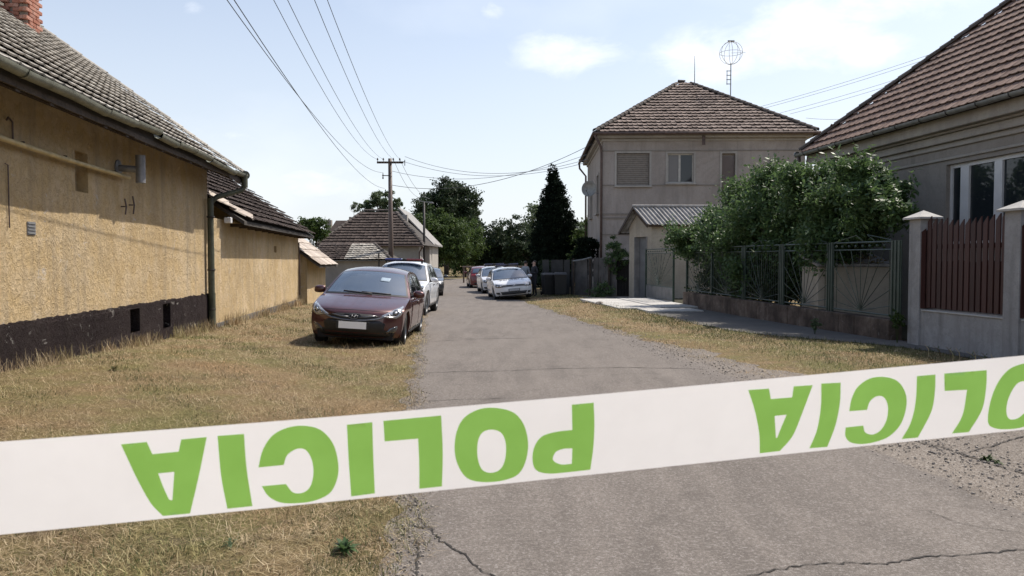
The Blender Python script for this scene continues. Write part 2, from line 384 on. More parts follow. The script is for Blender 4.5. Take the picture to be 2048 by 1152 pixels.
def strawmat(name, stops, rough=.7):
    t = NT(name); r = t.rnd(); col = t.ramp(r, stops)
    b_ = t.noise(t.co(), .9, 5, .65, .5); b2_ = t.noise(t.co(), 4, 5, .6)
    col = t.mix(t.ramp(b_, [(.50, 0.), (.66, .75)]), col, t.mix(1.0, col, (.70, .82, .48), 'MULTIPLY'))
    col = t.mix(t.ramp(b_, [(.32, .6), (.46, 0.)]), col, t.mix(1.0, col, (1.05, .80, .62), 'MULTIPLY'))
    col = t.mix(t.ramp(b2_, [(.36, .75), (.5, 0.)]), col, t.mix(1.0, col, (.55, .52, .50), 'MULTIPLY')); t.set(col, rough, 0, .3)
    tr = t.n('ShaderNodeBsdfTranslucent'); t.l(col, tr.inputs[0]); mx = t.n('ShaderNodeMixShader'); mx.inputs[0].default_value = .25
    o = t.t.nodes['Material Output']; t.l(t.b.outputs[0], mx.inputs[1]); t.l(tr.outputs[0], mx.inputs[2]); t.l(mx.outputs[0], o.inputs[0]); return t.m
M['straw'] = strawmat('straw', [(0, (.13, .09, .052)), (.35, (.31, .235, .135)), (.7, (.47, .37, .225)), (1, (.66, .55, .37))])
M['grass_green'] = strawmat('grass_green', [(0, (.028, .042, .012)), (.5, (.07, .09, .028)), (1, (.15, .155, .06))])

# ---------------------------------------------------------------- ground, road, pavement
def sheet(name, mat, X, Y, off, keep=None, parent=None, bumpy=0):
    nx, ny = len(X), len(Y); xs, ys = np.meshgrid(X, Y)
    z = G(xs, ys) + off
    wx = xs * CA - ys * SA; wy = xs * SA + ys * CA
    V = np.stack([wx, wy, z], -1).reshape(-1, 3)
    i = np.arange(nx * ny).reshape(ny, nx); Fc = np.stack([i[:-1, :-1], i[:-1, 1:], i[1:, 1:], i[1:, :-1]], -1).reshape(-1, 4)
    return tag(npmesh(name, V, Fc, mat, parent, smooth=True), kind='structure')
gx = np.concatenate([[-900, -300, -100, -40, -20, -12], np.arange(-8, 14.01, .3), [18, 25, 40, 100, 300, 900]])
gy = np.concatenate([[-900, -200, -50, -15, -5], np.arange(-2, 46, .4), [50, 60, 80, 110, 160, 300, 1500]])
sheet('ground', M['ground'], gx, gy, 0)
def wob(y, s, a=.10): return a * (np.sin(y * 1.7 + s) * .5 + np.sin(y * 4.3 + s * 2) * .3 + np.sin(y * 9.1 + s * 3) * .25 + np.sin(y * 21 + s) * .15)
def strip(name, mat, yv, left, right, off, n=22):
    ys = np.repeat(yv[:, None], n, 1); f = np.linspace(0, 1, n)[None, :]; xs = left[:, None] * (1 - f) + right[:, None] * f
    z = G(xs, ys) + off; V = np.stack([xs * CA - ys * SA, xs * SA + ys * CA, z], -1).reshape(-1, 3)
    m = len(yv); i = np.arange(m * n).reshape(m, n); Fc = np.stack([i[:-1, :-1], i[:-1, 1:], i[1:, 1:], i[1:, :-1]], -1).reshape(-1, 4)
    return tag(npmesh(name, V, Fc, mat, smooth=True), kind='structure')
def RL(y): return -.17 + .012 * (y < 0) - .10 * sm((8 - y) / 8) * 0 + wob(y, .3, .09) - .25 * sm((y - 60) / 40) * 0
def RR(y): return 4.12 + wob(y, 2.1, .13) + .1 * sm((y - 8) / 6)
yv = np.concatenate([np.arange(-6, 46, .12), np.arange(46, 78, 1.)])
bend = 34 * (np.clip((yv - 62) / 60, 0, 1)) ** 2      # the street swings right past the cars
strip('road', M['asphalt'], yv, RL(yv) + bend, RR(yv) + bend - .35 * sm((9 - yv) / 3), .008)
yy = np.arange(-4, 17.5, .1)
strip('gravel_shoulder', M['asphalt_old'], yy, RR(yy) - .45 - .35 * sm((9 - yy) / 3), 4.35 + .55 * sm((17 - yy) / 6) + .5 * sm((12 - yy) / 3) + 3.6 * sm((9.2 - yy) / 1.4) + wob(yy, 5, .25), .004, 26)
yy = np.arange(2, 34, .1)
strip('road_edge_gravel', M['asphalt_old'], yy, RL(yy) - .06 + wob(yy, 9, .12), RL(yy) + .16, .004, 6)
yy = np.arange(10.5, 34, .15)
strip('pavement', M['old_concrete'], yy, 6.85 + 1.9 * sm((16.8 - yy) / 5) + wob(yy, 4, .07), np.full_like(yy, 9.35), .012, 14)
yy = np.arange(2, 36, 1.)
# cracks in the road
def crack(pts, wd, name='road_crack'):
    P = []
    for a, b in zip(pts[:-1], pts[1:]):
        n = 9
        for k in range(n): t = k / n; P.append((a[0] * (1 - t) + b[0] * t, a[1] * (1 - t) + b[1] * t))
    P.append(pts[-1]); mb = MB(); Q = []
    for i, (px, py) in enumerate(P):
        x, y, z = at(px, py, 1.0); t = -CAM_Z / (z - CAM_Z); x *= t; y = t
        for _ in range(4):
            g = GW(x, y); t = (g + .008 - CAM_Z) / (z - CAM_Z); x0, _y, _z = at(px, py, 1.0); x = x0 * t; y = t
        x += random.uniform(-1, 1) * .012; y += random.uniform(-1, 1) * .014
        Q.append(Vector((x, y, 0)))
    vs = []
    for i, q in enumerate(Q):
        t = (Q[min(i + 1, len(Q) - 1)] - Q[max(i - 1, 0)]).normalized(); n_ = Vector((-t.y, t.x, 0)); ww = wd * random.uniform(.35, 1.3) * (.3 if i in (0, len(Q) - 1) else 1)
        for s_ in (-1, 1):
            p = q + n_ * ww * s_; vs.append((p.x, p.y, GW(p.x, p.y) + .0125))
    mb.add(vs, [(2 * i, 2 * i + 1, 2 * i + 3, 2 * i + 2) for i in range(len(Q) - 1)])
    return tag(mb.build(name, M['crack']), kind='structure')
crack([(1470, 1160), (1560, 1139), (1610, 1130), (1700, 1126), (1760, 1130), (1850, 1115), (1960, 1108), (2060, 1098)], .006)
crack([(820, 1052), (860, 1060), (885, 1085), (930, 1110), (960, 1140), (1010, 1165)], .006)
crack([(835, 1078), (838, 1110), (832, 1160)], .008)
crack([(840, 747), (900, 744), (1000, 742), (1100, 738), (1250, 735), (1400, 738)], .010)
crack([(850, 684), (960, 678), (1075, 676)], .012)
crack([(800, 806), (900, 800), (1010, 797)], .006)
crack([(1840, 886), (1880, 893), (1925, 908), (1990, 930), (2060, 950)], .012)
crack([(812, 980), (836, 1010), (842, 1045), (868, 1062)], .004)
crack([(1850, 1020), (1920, 1048), (2060, 1070)], .003)
crack([(960, 615), (1010, 612), (1045, 614)], .014)
crack([(1930, 906), (1990, 890), (2048, 872)], .008)
strip('yard', M['yard'], np.arange(8, 34, .5), np.full(52, 9.42), np.full(52, 11.75), .02, 8)
# concrete driveway slabs before the gate
drive = tag(bpy.data.objects.new('driveway', None), kind='structure'); COL.objects.link(drive); drive.location = S2W(7.6, 27, 0); drive.rotation_euler = (0, 0, A); BASE['driveway'] = (7.6, 27, 0)
for (x0, x1, y0, y1, dz) in [(6.3, 7.75, 24.3, 27.1, .06), (6.2, 7.75, 27.15, 30.2, .065), (7.8, 9.15, 24.5, 27.4, .075), (7.8, 9.2, 27.45, 30.4, .08), (6.9, 8.7, 22.9, 24.2, .055)]:
    g = float(G((x0 + x1) / 2, (y0 + y1) / 2))
    MB().b2(x0, x1, y0, y1, g - .05, g + dz, ch=.015).build('slab', M['concrete'], drive)
# ---------------------------------------------------------------- roof tiles
def tile_mesh(name, tw, th, mat, wave=.03, lift=.035, thick=.022):
    xs = [-.5, -.36, -.15, .1, .32, .5]; zz = [1., .35, 0, 0, .35, 1.]
    V = []; 
    for yy_, lf in ((-.52, lift), (.60, 0.)):
        for x, z in zip(xs, zz): V.append((x * tw * 1.0, yy_ * th, z * wave + lf))
    n = 6; Fc = [(i, i + 1, n + i + 1, n + i) for i in range(5)]
    for x, z in zip(xs, zz): V.append((x * tw, -.52 * th, z * wave + lift - thick))
    Fc += [(2 * n + i, 2 * n + i + 1, i + 1, i) for i in range(5)]
    for k in (0, 5): V.append((xs[k] * tw, .6 * th, zz[k] * wave - thick))
    Fc += [(12, 0, 6, 18), (5, 17, 19, 11)]
    me = bpy.data.meshes.new(name); me.from_pydata(V, [], Fc); me.materials.append(mat); me.update(); return me
def tiles(root, mat, O, u, s, width, length, tw, th, inside=None, nmax=300, wave=.03, lift=.035, name='roof_tile', jit=.006, patch=None, stag=False):
    O = Vector(O); u = Vector(u).normalized(); s = Vector(s).normalized(); nn = u.cross(s).normalized()
    R = Matrix((u, s, nn)).transposed(); b = Vector(base_of(root)); r = root
    while r.parent: r = r.parent
    MW = r.matrix_basis; C = Vector((0, 0, CAM_Z)); me = tile_mesh(name, tw, th, mat, wave, lift)
    pos = []
    ny = int(length / th); nx = int(width / tw)
    for j in range(ny):
        for i in range(nx):
            a = (i + .5 + (.5 if stag and j % 2 else 0)) * tw; c = (j + .52) * th
            if inside and not inside(a, c): continue
            p = O + u * a + s * c - b
            p = p + nn * random.uniform(0, jit) + s * random.gauss(0, .008)
            wp = MW @ p; vis = abs(wp.x) < wp.y * .72 and wp.y > 1 and wp.z < CAM_Z + .38 * wp.y
            pos.append(((wp - C).length + (0 if vis else 1000), p, a, c))
    pos.sort(key=lambda q: q[0])
    for d, p, a, c in pos[:nmax]:
        o = link(name, me, root); o.matrix_basis = Matrix.Translation(p) @ (R @ Matrix.Rotation(random.gauss(0, .012), 3, 'Z')).to_4x4()
    rest = pos[nmax:]
    if rest:
        base = np.array([v.co for v in me.vertices]); Fc = [tuple(f.vertices) for f in me.polygons]
        Fq = np.array(Fc); Rn = np.array(R)
        P = np.array([p for _, p, _, _ in rest]); nv = len(base)
        V = (base @ Rn.T)[None] + P[:, None]; Fall = (Fq[None] + (np.arange(len(P)) * nv)[:, None, None]).reshape(-1, 4)
        rn = np.repeat(RNG.random(len(P)), nv)
        npmesh(name + '_field', V.reshape(-1, 3), Fall, mat, root, 'stuff', rn)
def ridge_run(root, mat, p0, p1, step=.38, r=.11, name='ridge_tile'):
    p0 = Vector(p0); p1 = Vector(p1); d = p1 - p0; n = max(1, int(d.length / step)); t = d.normalized()
    side = t.cross(Vector((0, 0, 1))).normalized(); up = side.cross(t).normalized()
    b = Vector(base_of(root)); V = []; Fc = []; K = 6
    for e, (y, rr) in enumerate(((-.5, r * 1.18), (.56, r * .92))):
        for k in range(K + 1):
            a = math.pi * (k / K) * 1.1 - .05 * math.pi; V.append((rr * math.cos(a), y * step, rr * math.sin(a) * .8))
    Fc = [(i, i + 1, K + 2 + i, K + 1 + i) for i in range(K)]
    for k in range(K + 1):
        a = math.pi * (k / K) * 1.1 - .05 * math.pi; V.append((r * .95 * math.cos(a), -.5 * step, r * .95 * math.sin(a) * .8))
    m0 = 2 * (K + 1); Fc += [(m0 + i, m0 + i + 1, i + 1, i) for i in range(K)]
    me = bpy.data.meshes.new(name); me.from_pydata(V, [], Fc); me.materials.append(mat); me.update()
    R = Matrix((side, t, up)).transposed()
    for i in range(n):
        o = link(name, me, root); o.matrix_basis = Matrix.Translation(p0 + t * (i + .5) * step - b + up * random.uniform(0, .012)) @ R.to_4x4()
def wall_x(mb, x, thick, y0, y1, z0, z1, holes, mi=0, depth=.25):
    """A wall on the plane x (outer face), thickness towards thick's sign, holes = (y0, y1, z0, z1) recessed by depth."""
    ys = sorted({y0, y1, *[h[0] for h in holes], *[h[1] for h in holes]}); zs = sorted({z0, z1, *[h[2] for h in holes], *[h[3] for h in holes]})
    sg = 1 if thick > 0 else -1
    for a, b in zip(ys[:-1], ys[1:]):
        for c, d in zip(zs[:-1], zs[1:]):
            h = any(H[0] <= a and b <= H[1] and H[2] <= c and d <= H[3] for H in holes)
            X = x + (sg * depth if h else 0); mb.quad((X, a, c), (X, b, c), (X, b, d), (X, a, d), mi)
    for H in holes:
        a, b, c, d = H; e = x + sg * depth
        mb.quad((x, a, c), (e, a, c), (e, a, d), (x, a, d), mi); mb.quad((x, b, c), (e, b, c), (e, b, d), (x, b, d), mi)
        mb.quad((x, a, c), (x, b, c), (e, b, c), (e, a, c), mi); mb.quad((x, a, d), (x, b, d), (e, b, d), (e, a, d), mi)
    X = x + thick
    mb.quad((x, y0, z0), (X, y0, z0), (X, y0, z1), (x, y0, z1), mi); mb.quad((x, y1, z0), (X, y1, z0), (X, y1, z1), (x, y1, z1), mi); mb.quad((x, y0, z1), (x, y1, z1), (X, y1, z1), (X, y0, z1), mi)
    return mb
def wall_y(mb, y, thick, x0, x1, z0, z1, holes, mi=0, depth=.25):
    t = MB(); wall_x(t, y, thick, x0, x1, z0, z1, holes, mi, depth)
    return mb.add([(p[1], p[0], p[2]) for p in t.v], t.f, mi)

# ================================================================ yellow house (left, near)
XW = -5.0
yh = thing('yellow_house', 'long yellow plastered house with purple-brown plinth and grey tiled roof, nearest on the left', 'house', (XW, 12, 0), 'S')
ye = 17.9; eave_x, eave_z, pit = -4.32, 3.66, .73
def rng(px0, px1, py0, py1, xs=XW):
    a, z1 = hit(px0, py0, xs); b, _ = hit(px1, py0, xs); _, z0 = hit((px0 + px1) / 2, py1, xs); return (min(a, b), max(a, b), z0, z1)
niche = rng(149, 175, 300, 384)
vents = [rng(256, 275, 612, 664), rng(322, 337, 607, 655)]
zpl = .845
hs = [niche]
ragz = zpl - .035
mb = wall_x(MB(), XW, -.45, 1.0, ye, zpl, 4.0, hs, depth=.16)
mb.b2(-15.5, XW - .45, ye - .45, ye, -.4, 3.9)
mb.add([(-15.5, ye, 3.72), (XW, ye, 4.0), (-10.5, ye, 7.9)], [(0, 1, 2)]); mb.quad((-15.5, 1, -.4), (-15.5, ye, -.4), (-15.5, ye, 3.7), (-15.5, 1, 3.7)); mb.quad((-15.5, 1, -.4), (XW - .4, 1, -.4), (XW - .4, 1, 3.7), (-15.5, 1, 3.7))
mb.build('wall', M['yellow_plaster'], yh)
pv = [(v[0], v[1], max(v[2], .22), min(v[3], zpl - .06)) for v in vents]
pl = MB(); wall_x(pl, XW + .035, -.5, 1.0, ye + .03, -.5, ragz, pv, depth=.3)
yk, zk = 1.0, zpl
while yk < ye + .02:
    y2 = min(yk + random.uniform(.03, .10), ye + .03); z2 = zpl + random.gauss(0, .009) + (random.uniform(-.03, .02) if random.random() < .06 else 0)
    pl.quad((XW + .035, yk, ragz), (XW + .035, y2, ragz), (XW + .035, y2, z2), (XW + .035, yk, zk)); pl.quad((XW + .035, yk, zk), (XW + .035, y2, z2), (XW - .01, y2, z2 + .012), (XW - .01, yk, zk + .012)); yk, zk = y2, z2; plo = pl.build('plinth', M['plinth_purple'], yh)
for v in pv:
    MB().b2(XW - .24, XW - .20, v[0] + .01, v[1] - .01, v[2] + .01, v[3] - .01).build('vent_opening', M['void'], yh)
# roof
sl_ = Vector((-1, 0, pit)).normalized(); W = 18.35
ridge = (-10.6, eave_z + pit * (-4.32 + 10.6))
rf = MB()
rf.prism([(eave_x - .01, 1, eave_z - .05), (ridge[0], 1, ridge[1] - .05), (-16.9, 1, eave_z - .05), (-16.9, 1, eave_z - .17), (ridge[0], 1, ridge[1] - .2), (eave_x - .01, 1, eave_z - .15)], (0, W - 1 - .02, 0))
rf.build('roof', M['roof_under'], yh)
tiles(yh, M['tile_grey'], (eave_x + .03, 1.0, eave_z - .03), (0, 1, 0), (-1, 0, pit), W - 1, 7.7, .235, .335, nmax=300, wave=.012, lift=.062)
ridge_run(yh, M['ridge_dark'], (ridge[0], 1, ridge[1] + .03), (ridge[0], W, ridge[1] + .03))
for k in range(24):
    yk = 1.2 + k * .74; MB().prism([(XW + .0, yk, 3.78), (eave_x - .03, yk, 3.41), (eave_x - .03, yk, 3.50), (XW + .0, yk, 3.98)], (0, .09, 0)).build('rafter_end', M['wood_dark'], yh)
for k in range(16):
    MB().b2(eave_x - .035, eave_x - .01, 1.02 + k * 1.08, 1.02 + k * 1.08 + 1.075, 3.44 + random.uniform(-.01, .01), 3.60).build('fascia_board', M['wood_dark'], yh)
MB().b2(XW + .003, XW + .05, 1, ye - .02, 3.66, 3.76, ch=.01).build('wall_plate', M['wood_dark'], yh)
ridge_run(yh, M['tile_grey'], (eave_x, W + .02, eave_z + .02), (ridge[0], W + .02, ridge[1] + .02), .34, .07, 'verge_tile')
# gutter in uneven sections
def gutter(root, x, y0, y1, z, r, mat, step=1.0, jit=.012, name='gutter_section', sgn=1):
    y = y0
    while y < y1 - .05:
        e = min(y + step * random.uniform(.85, 1.15), y1); m = MB(); V = []; Fc = []; K = 8
        dz, dx, tl = random.gauss(0, jit), random.gauss(0, jit * .6), random.gauss(0, jit)
        for yy_, q, rr in ((y - .015, 0, r * 1.0), (y + .04, 0, r * 1.0), (y + .05, 0, r * .95), (e, tl, r * .95)):
            for k in range(K + 1):
                a = math.pi + math.pi * k / K; V.append((x + dx + rr * math.cos(a), yy_, z + dz + q + rr * math.sin(a)))
            for k in range(K, -1, -1):
                a = math.pi + math.pi * k / K; V.append((x + dx + (rr - .008) * math.cos(a), yy_, z + dz + q + (rr - .008) * math.sin(a) + .003))
        n = 2 * (K + 1)
        for i in range(3):
            for k in range(n): Fc.append((i * n + k, i * n + (k + 1) % n, (i + 1) * n + (k + 1) % n, (i + 1) * n + k))
        m.add(V, Fc).build(name, mat, root, smooth=True, auto=40); y = e
gutter(yh, eave_x + .07, 3.0, W - .05, eave_z - .03, .082, M['zinc_green'], .95, .018)
MB().lathe([(.0, W + .0), (.10, W), (.10, W - .03)], (eave_x + .07, 0, eave_z - .04), 'y').build('gutter_end', M['zinc_green'], yh)
yp = ye - .16
dp = MB()
dp.tube([(eave_x + .07, W - .12, eave_z - .10), (eave_x + .07, W - .12, eave_z - .34)], .075, 10)
dp.tube([(eave_x + .07, W - .12, eave_z - .28), (eave_x + .02, W - .14, eave_z - .40), (XW + .22, ye - .05, 3.06), (XW + .12, yp + .03, 2.95)], .06, 10)
dp.tube([(XW + .11, yp, 3.03), (XW + .11, yp, 1.9)], .068, 12); dp.tube([(XW + .11, yp, 1.92), (XW + .11, yp, .85)], .073, 12); dp.tube([(XW + .115, yp, .88), (XW + .115, yp, .02)], .080, 12)
dp.build('downpipe', M['pipe_green'], yh, smooth=True, auto=40)
for z in (2.6, 1.4, .5): MB().lathe([(.084, -.02), (.09, 0), (.084, .02)], (XW + .112, yp, z)).build('pipe_clamp', M['black_iron'], yh)
# pipe, flue, hooks, plates
y0, z0 = hit(-60, 255, XW + .1); y1, z1 = hit(258, 355, XW + .1)
gp = MB(); P = [(XW + .1, y0 + (y1 - y0) * t, z0 + (z1 - z0) * t - .02 * math.sin(3.1 * t)) for t in np.linspace(0, 1, 9)]; gp.tube(P, .035, 8)
gp.build('gas_pipe', M['yellow_pipe'], yh, smooth=True)
for t in (.25, .62, .93):
    q = P[int(t * 8)]; MB().box((XW + .05, q[1], q[2] + .035), (.12, .02, .03)).build('pipe_hook', M['black_iron'], yh)
fy, fz = hit(281, 339, XW + .35)
fl = MB(); fl.tube([(XW + .35, fy, fz - .22), (XW + .35, fy, fz + .23)], .075, 14); fl.tube([(XW - .02, fy - .02, fz + .02), (XW + .32, fy, fz)], .055, 12); fl.lathe([(.13, 0), (.13, .02), (.06, .03)], (XW + .004, fy - .02, fz + .02), 'x')
fl.tube([(XW + .35, fy + .06, fz - .10), (XW + .35, fy + .14, fz - .02), (XW + .35, fy + .15, fz + .07)], .012, 6)
fo = fl.build('flue_pipe', M['flue_metal'], yh, smooth=True, auto=35)
for (px, py, h) in ((248, 413, .13), (264, 410, .15)):
    hy, hz_ = hit(px, py, XW + .05); m = MB(); m.tube([(XW - .01, hy, hz_), (XW + .07, hy, hz_)], .012, 6); m.tube([(XW + .07, hy, hz_ - h), (XW + .08, hy + .02, hz_), (XW + .06, hy + .01, hz_ + h)], .013, 6); m.build('wall_hook', M['rust_metal'], yh)
hy, hz_ = hit(17, 258, XW + .03); MB().tube([(XW + .03, hy + .09, hz_ - .12), (XW + .03, hy + .09, hz_ + .1), (XW + .03, hy, hz_ + .14), (XW + .03, hy - .04, hz_ + .10)], .011, 6).build('wire_hook', M['rust_metal'], yh)
hy, hz_ = hit(17, 372, XW + .02); MB().tube([(XW + .02, hy, hz_ - .5), (XW + .02, hy, hz_ + .25), (XW + .02, hy - .06, hz_ + .26)], .008, 6).build('wire_hook', M['rust_metal'], yh)
r_ = rng(53, 69, 443, 470); MB().b2(XW - .02, XW + .012, *r_).build('vent_grille', M['flue_metal'], yh)
for k in range(4):
    zz = r_[2] + (r_[3] - r_[2]) * (k + .5) / 4; MB().box((XW + .016, (r_[0] + r_[1]) / 2, zz), (.012, r_[1] - r_[0] - .02, .012)).build('slat', M['zinc'], yh)
# chimney of bricks
cy, cx0 = 15.6, -7.75
ch = MB().b2(cx0 - .20, cx0 + .20, cy - .20, cy + .20, 5.6, 7.86).build('chimney', M['mortar'], yh)
bm_ = bpy.data.meshes.new('brick'); t_ = MB().box((0, 0, 0), (.135, .235, .068), ch=.006); bm_.from_pydata(t_.v, [], t_.f); bm_.materials.append(M['brick'])
for row in range(25):
    z = 5.92 + row * .076
    for side in range(4):
        for k in range(2):
            off = (k - .5) * .245 + (.06 if row % 2 else -.06)
            o = link('brick', bm_, ch); b = Vector(BASE['yellow_house']); c = [(.17, off), (off, .17), (-.17, off), (off, -.17)][side]
            if abs(off) > .16 and side % 2: continue
            o.matrix_basis = Matrix.Translation(Vector((cx0 + c[0], cy + c[1], z)) - b + Vector((random.gauss(0, .003), random.gauss(0, .003), 0))) @ Matrix.Rotation(0 if side % 2 == 0 else math.pi / 2, 4, 'Z')

# ================================================================ second yellow building
X2 = -4.92
h2 = thing('yellow_outbuilding', 'lower yellow plastered outbuilding with sagging dark brown tiled roof, behind the long yellow house', 'outbuilding', (X2, 24, 0), 'S')
y2a, y2b = 18.45, 29.55
gz = float(G(X2, 24))
crackhole = rng(548, 553, 492, 505, X2)
mb = wall_x(MB(), X2, -.4, y2a - .5, y2b, -.6, 2.60, [crackhole], depth=.08)
mb.b2(-10.2, X2 - .4, y2b - .4, y2b, -.6, 2.6); mb.add([(-10.2, y2b, 2.6), (X2, y2b, 2.6), (-7.8, y2b, 4.75)], [(0, 1, 2)])
mb.build('wall', M['yellow_plaster'], h2)
MB().b2(X2 - .3, X2 + .05, y2a - .4, y2b + .04, -.7, .14).build('plinth', M['old_concrete'], h2)
e2x, e2z, p2 = -4.42, 2.62, .70
sag = MB(); sag.prism([(e2x, 0, e2z - .05), (-8.0, 0, e2z - .05 + p2 * 3.58), (-11.2, 0, e2z - .05), (-11.2, 0, e2z - .15), (-8.0, 0, e2z - .2 + p2 * 3.58), (e2x, 0, e2z - .14)], (0, 12.3, 0))
sag.v = [(x, y + (18.9 if x > -5 and y < 1 else 17.9), z) for x, y, z in sag.v]; sag.build('roof', M['roof_under'], h2)
tiles(h2, M['tile_dark'], (e2x + .04, 17.75, e2z - .02), (0, 1, 0), (-1, 0, p2), 12.25, 4.35, .245, .345, inside=lambda a, c: c / 1.2207 > .62 - (a + 17.75 - 18.2) * .5 and (a > .35 or c > .9), nmax=300, wave=.015, lift=.07, jit=.022)
ridge_run(h2, M['ridge_dark'], (-8.0, 17.8, e2z + p2 * 3.58 + .03), (-8.0, 30, e2z + p2 * 3.58 + .03))
for k in range(12): MB().box((X2 + .22, 19.6 + k * .9, 2.50), (.5, .09, .08)).build('rafter_end', M['wood_dark'], h2)
MB().box((X2 + .16, 18.75, 2.58), (.16, .16, .14), ch=.01).build('beam_end', M['white_frame'], h2)
for (A_, B_) in (((-5.02, 18.12, 3.10), (-4.72, 18.70, 2.90)), ((-4.72, 18.72, 2.86), (-4.33, 19.45, 2.62))):
    A_, B_ = Vector(A_), Vector(B_); w_ = Vector((-.06, .22, .12)); MB().prism([A_, B_, B_ + w_, A_ + w_], (0, 0, .035)).build('lit_roof_edge', M['tile_light'], h2)  # pale strips stand in for the sunlit edge of the cut roof
MB().tube([(X2 + .06, 29.4, .3), (X2 + .07, 29.42, .75), (X2 + .04, 29.45, 2.3)], .025, 6).build('wall_pipe', M['rust_metal'], h2)

# ================================================================ lean-to
h3 = thing('lean_to_shed', 'small yellow lean-to with pale square roof tiles at the end of the yellow outbuilding', 'shed', (-4.6, 33, -.2), 'S')
X3 = -4.66; y3a, y3b = 29.62, 35.2
MB().b2(-7.2, X3, y3a + .3, y3b, -.5, 1.58).prism([(X3, y3a + .3, 1.582), (X3, y3a + .3, 1.72), (-6.1, y3a + .3, 2.85), (-7.2, y3a + .3, 2.0), (-7.2, y3a + .3, 1.582)], (0, .3, 0)).prism([(X3, y3a + .6, 1.582), (X3, y3a + .6, 1.72), (X3 - .3, y3a + .6, 1.9), (X3 - .3, y3a + .6, 1.582)], (0, 4.9, 0)).build('wall', M['yellow_plaster'], h3)
rs = Vector((-1, 0, .78)).normalized()
m = MB(); m.prism([(-4.15, y3a + .02, 1.42), (-6.2, y3a + .02, 3.02), (-6.2, y3a + .02, 2.9), (-4.15, y3a + .02, 1.34)], (0, 5.9, 0)); m.build('roof', M['roof_under'], h3)
tiles(h3, M['tile_light'], (-4.1, y3a, 1.44), (0, 1, 0), (-1, 0, .78), 6.0, 2.6, .55, .5, nmax=300, wave=.004, lift=.03, name='roof_slab')

# ================================================================ right house
XR = 11.8
rh = thing('brown_roofed_house', 'grey house with steep brown tiled hip roof and white window, nearest on the right', 'house', (XR, 12, .3), 'S')
yf = 21.15
wx0, wz1 = hit(1893, 328, XR); wx1, _ = hit(2032, 306, XR)
zwt = hit(1893, 330, XR)[1]
win = (wx1 - .25, wx0, 1.95, zwt)
mb = wall_x(MB(), XR, .45, 1, yf, -.2, 4.5, [win], depth=.22); mb.b2(XR + .45, 20, yf - .4, yf, -.2, 4.5); mb.quad((XR + .45, 1, -.2), (20, 1, -.2), (20, 1, 4.5), (XR + .45, 1, 4.5))
mb.build('wall', M['grey_plaster_dark'], rh)
cz = 4.44
for (dx, za, zb2, mt) in ((.06, cz - .28, cz - .16, 'cornice_plaster'), (.16, cz - .16, cz + .02, 'cornice_plaster'), (.26, cz + .02, cz + .07, 'cornice_plaster'), (.42, cz + .07, cz + .34, 'cornice_plaster')):
    MB().b2(XR - dx, XR + .4, 1, yf + dx, za, zb2, ch=.012).build('cornice', M[mt], rh)
MB().b2(XR - .05, XR + .1, 1, yf + .04, zwt + .10, zwt + .16, ch=.01).build('string_course', M['cornice_plaster'], rh)
ex, ez, hp = 11.22, 4.86, .90
yec = 21.75
m = MB(); rx = ex + 5.2
m.add([(ex, 1, ez - .04), (ex, yec, ez - .04), (rx, yec - 5.2, ez + 5.2 * hp - .04), (rx, 1, ez + 5.2 * hp - .04), (rx + 5.2, yec, ez - .04), (rx + 5.2, 1, ez - .04)], [(0, 1, 2, 3), (1, 4, 2), (4, 5, 3, 2)]); m.quad((ex, 1, ez - .06), (ex, yec, ez - .06), (XR, yec, ez - .10), (XR, 1, ez - .10)); m.quad((ex, yec, ez - .06), (rx + 5.2, yec, ez - .06), (rx + 5.2, yf, ez - .1), (ex, yf, ez - .1))
m.build('roof', M['roof_under'], rh)
k_ = math.sqrt(1 + hp * hp)
tiles(rh, M['tile_rust'], (ex - .03, yec, ez - .02), (0, -1, 0), (1, 0, hp), 16, 5.2 * k_, .24, .36, inside=lambda a, c: a > c / k_ + .05, nmax=300, wave=.019, lift=.05)
tiles(rh, M['tile_rust'], (rx + 5.2, yec + .03, ez - .02), (-1, 0, 0), (0, -1, hp), 10.4, 5.2 * k_, .24, .36, inside=lambda a, c: c / k_ < a < 10.4 - c / k_, nmax=0, wave=.032, lift=.045)
ridge_run(rh, M['ridge_dark'], (ex + .03, yec - .03, ez + .07), (rx, yec - 5.2, ez + 5.2 * hp + .07), .40, .12, 'hip_tile')
gutter(rh, ex - .08, 4, yec + .02, ez - .04, .085, M['zinc'], 1.6, .003)
MB().lathe([(0, yec + .03), (.09, yec + .03), (.09, yec - .02)], (ex - .08, 0, ez - .04), 'y').build('gutter_end', M['zinc'], rh)
for k in range(19):
    y = yec - .5 - k * .88; m = MB()
    m.tube([(ex - .165, y, ez - .02), (ex - .15, y, ez - .10), (ex - .08, y, ez - .135), (ex + .0, y, ez - .09)], .014, 5); m.build('gutter_bracket', M['black_iron'], rh)
m = MB(); m.tube([(ex - .08, yec - .12, ez - .1), (ex - .06, yec - .12, ez - .32), (XR - .3, yec - .3, ez - .75), (XR - .12, yf - .1, ez - .95), (XR - .1, yf - .12, .4)], .055, 10); m.build('downpipe', M['rust_metal'], rh, smooth=True)
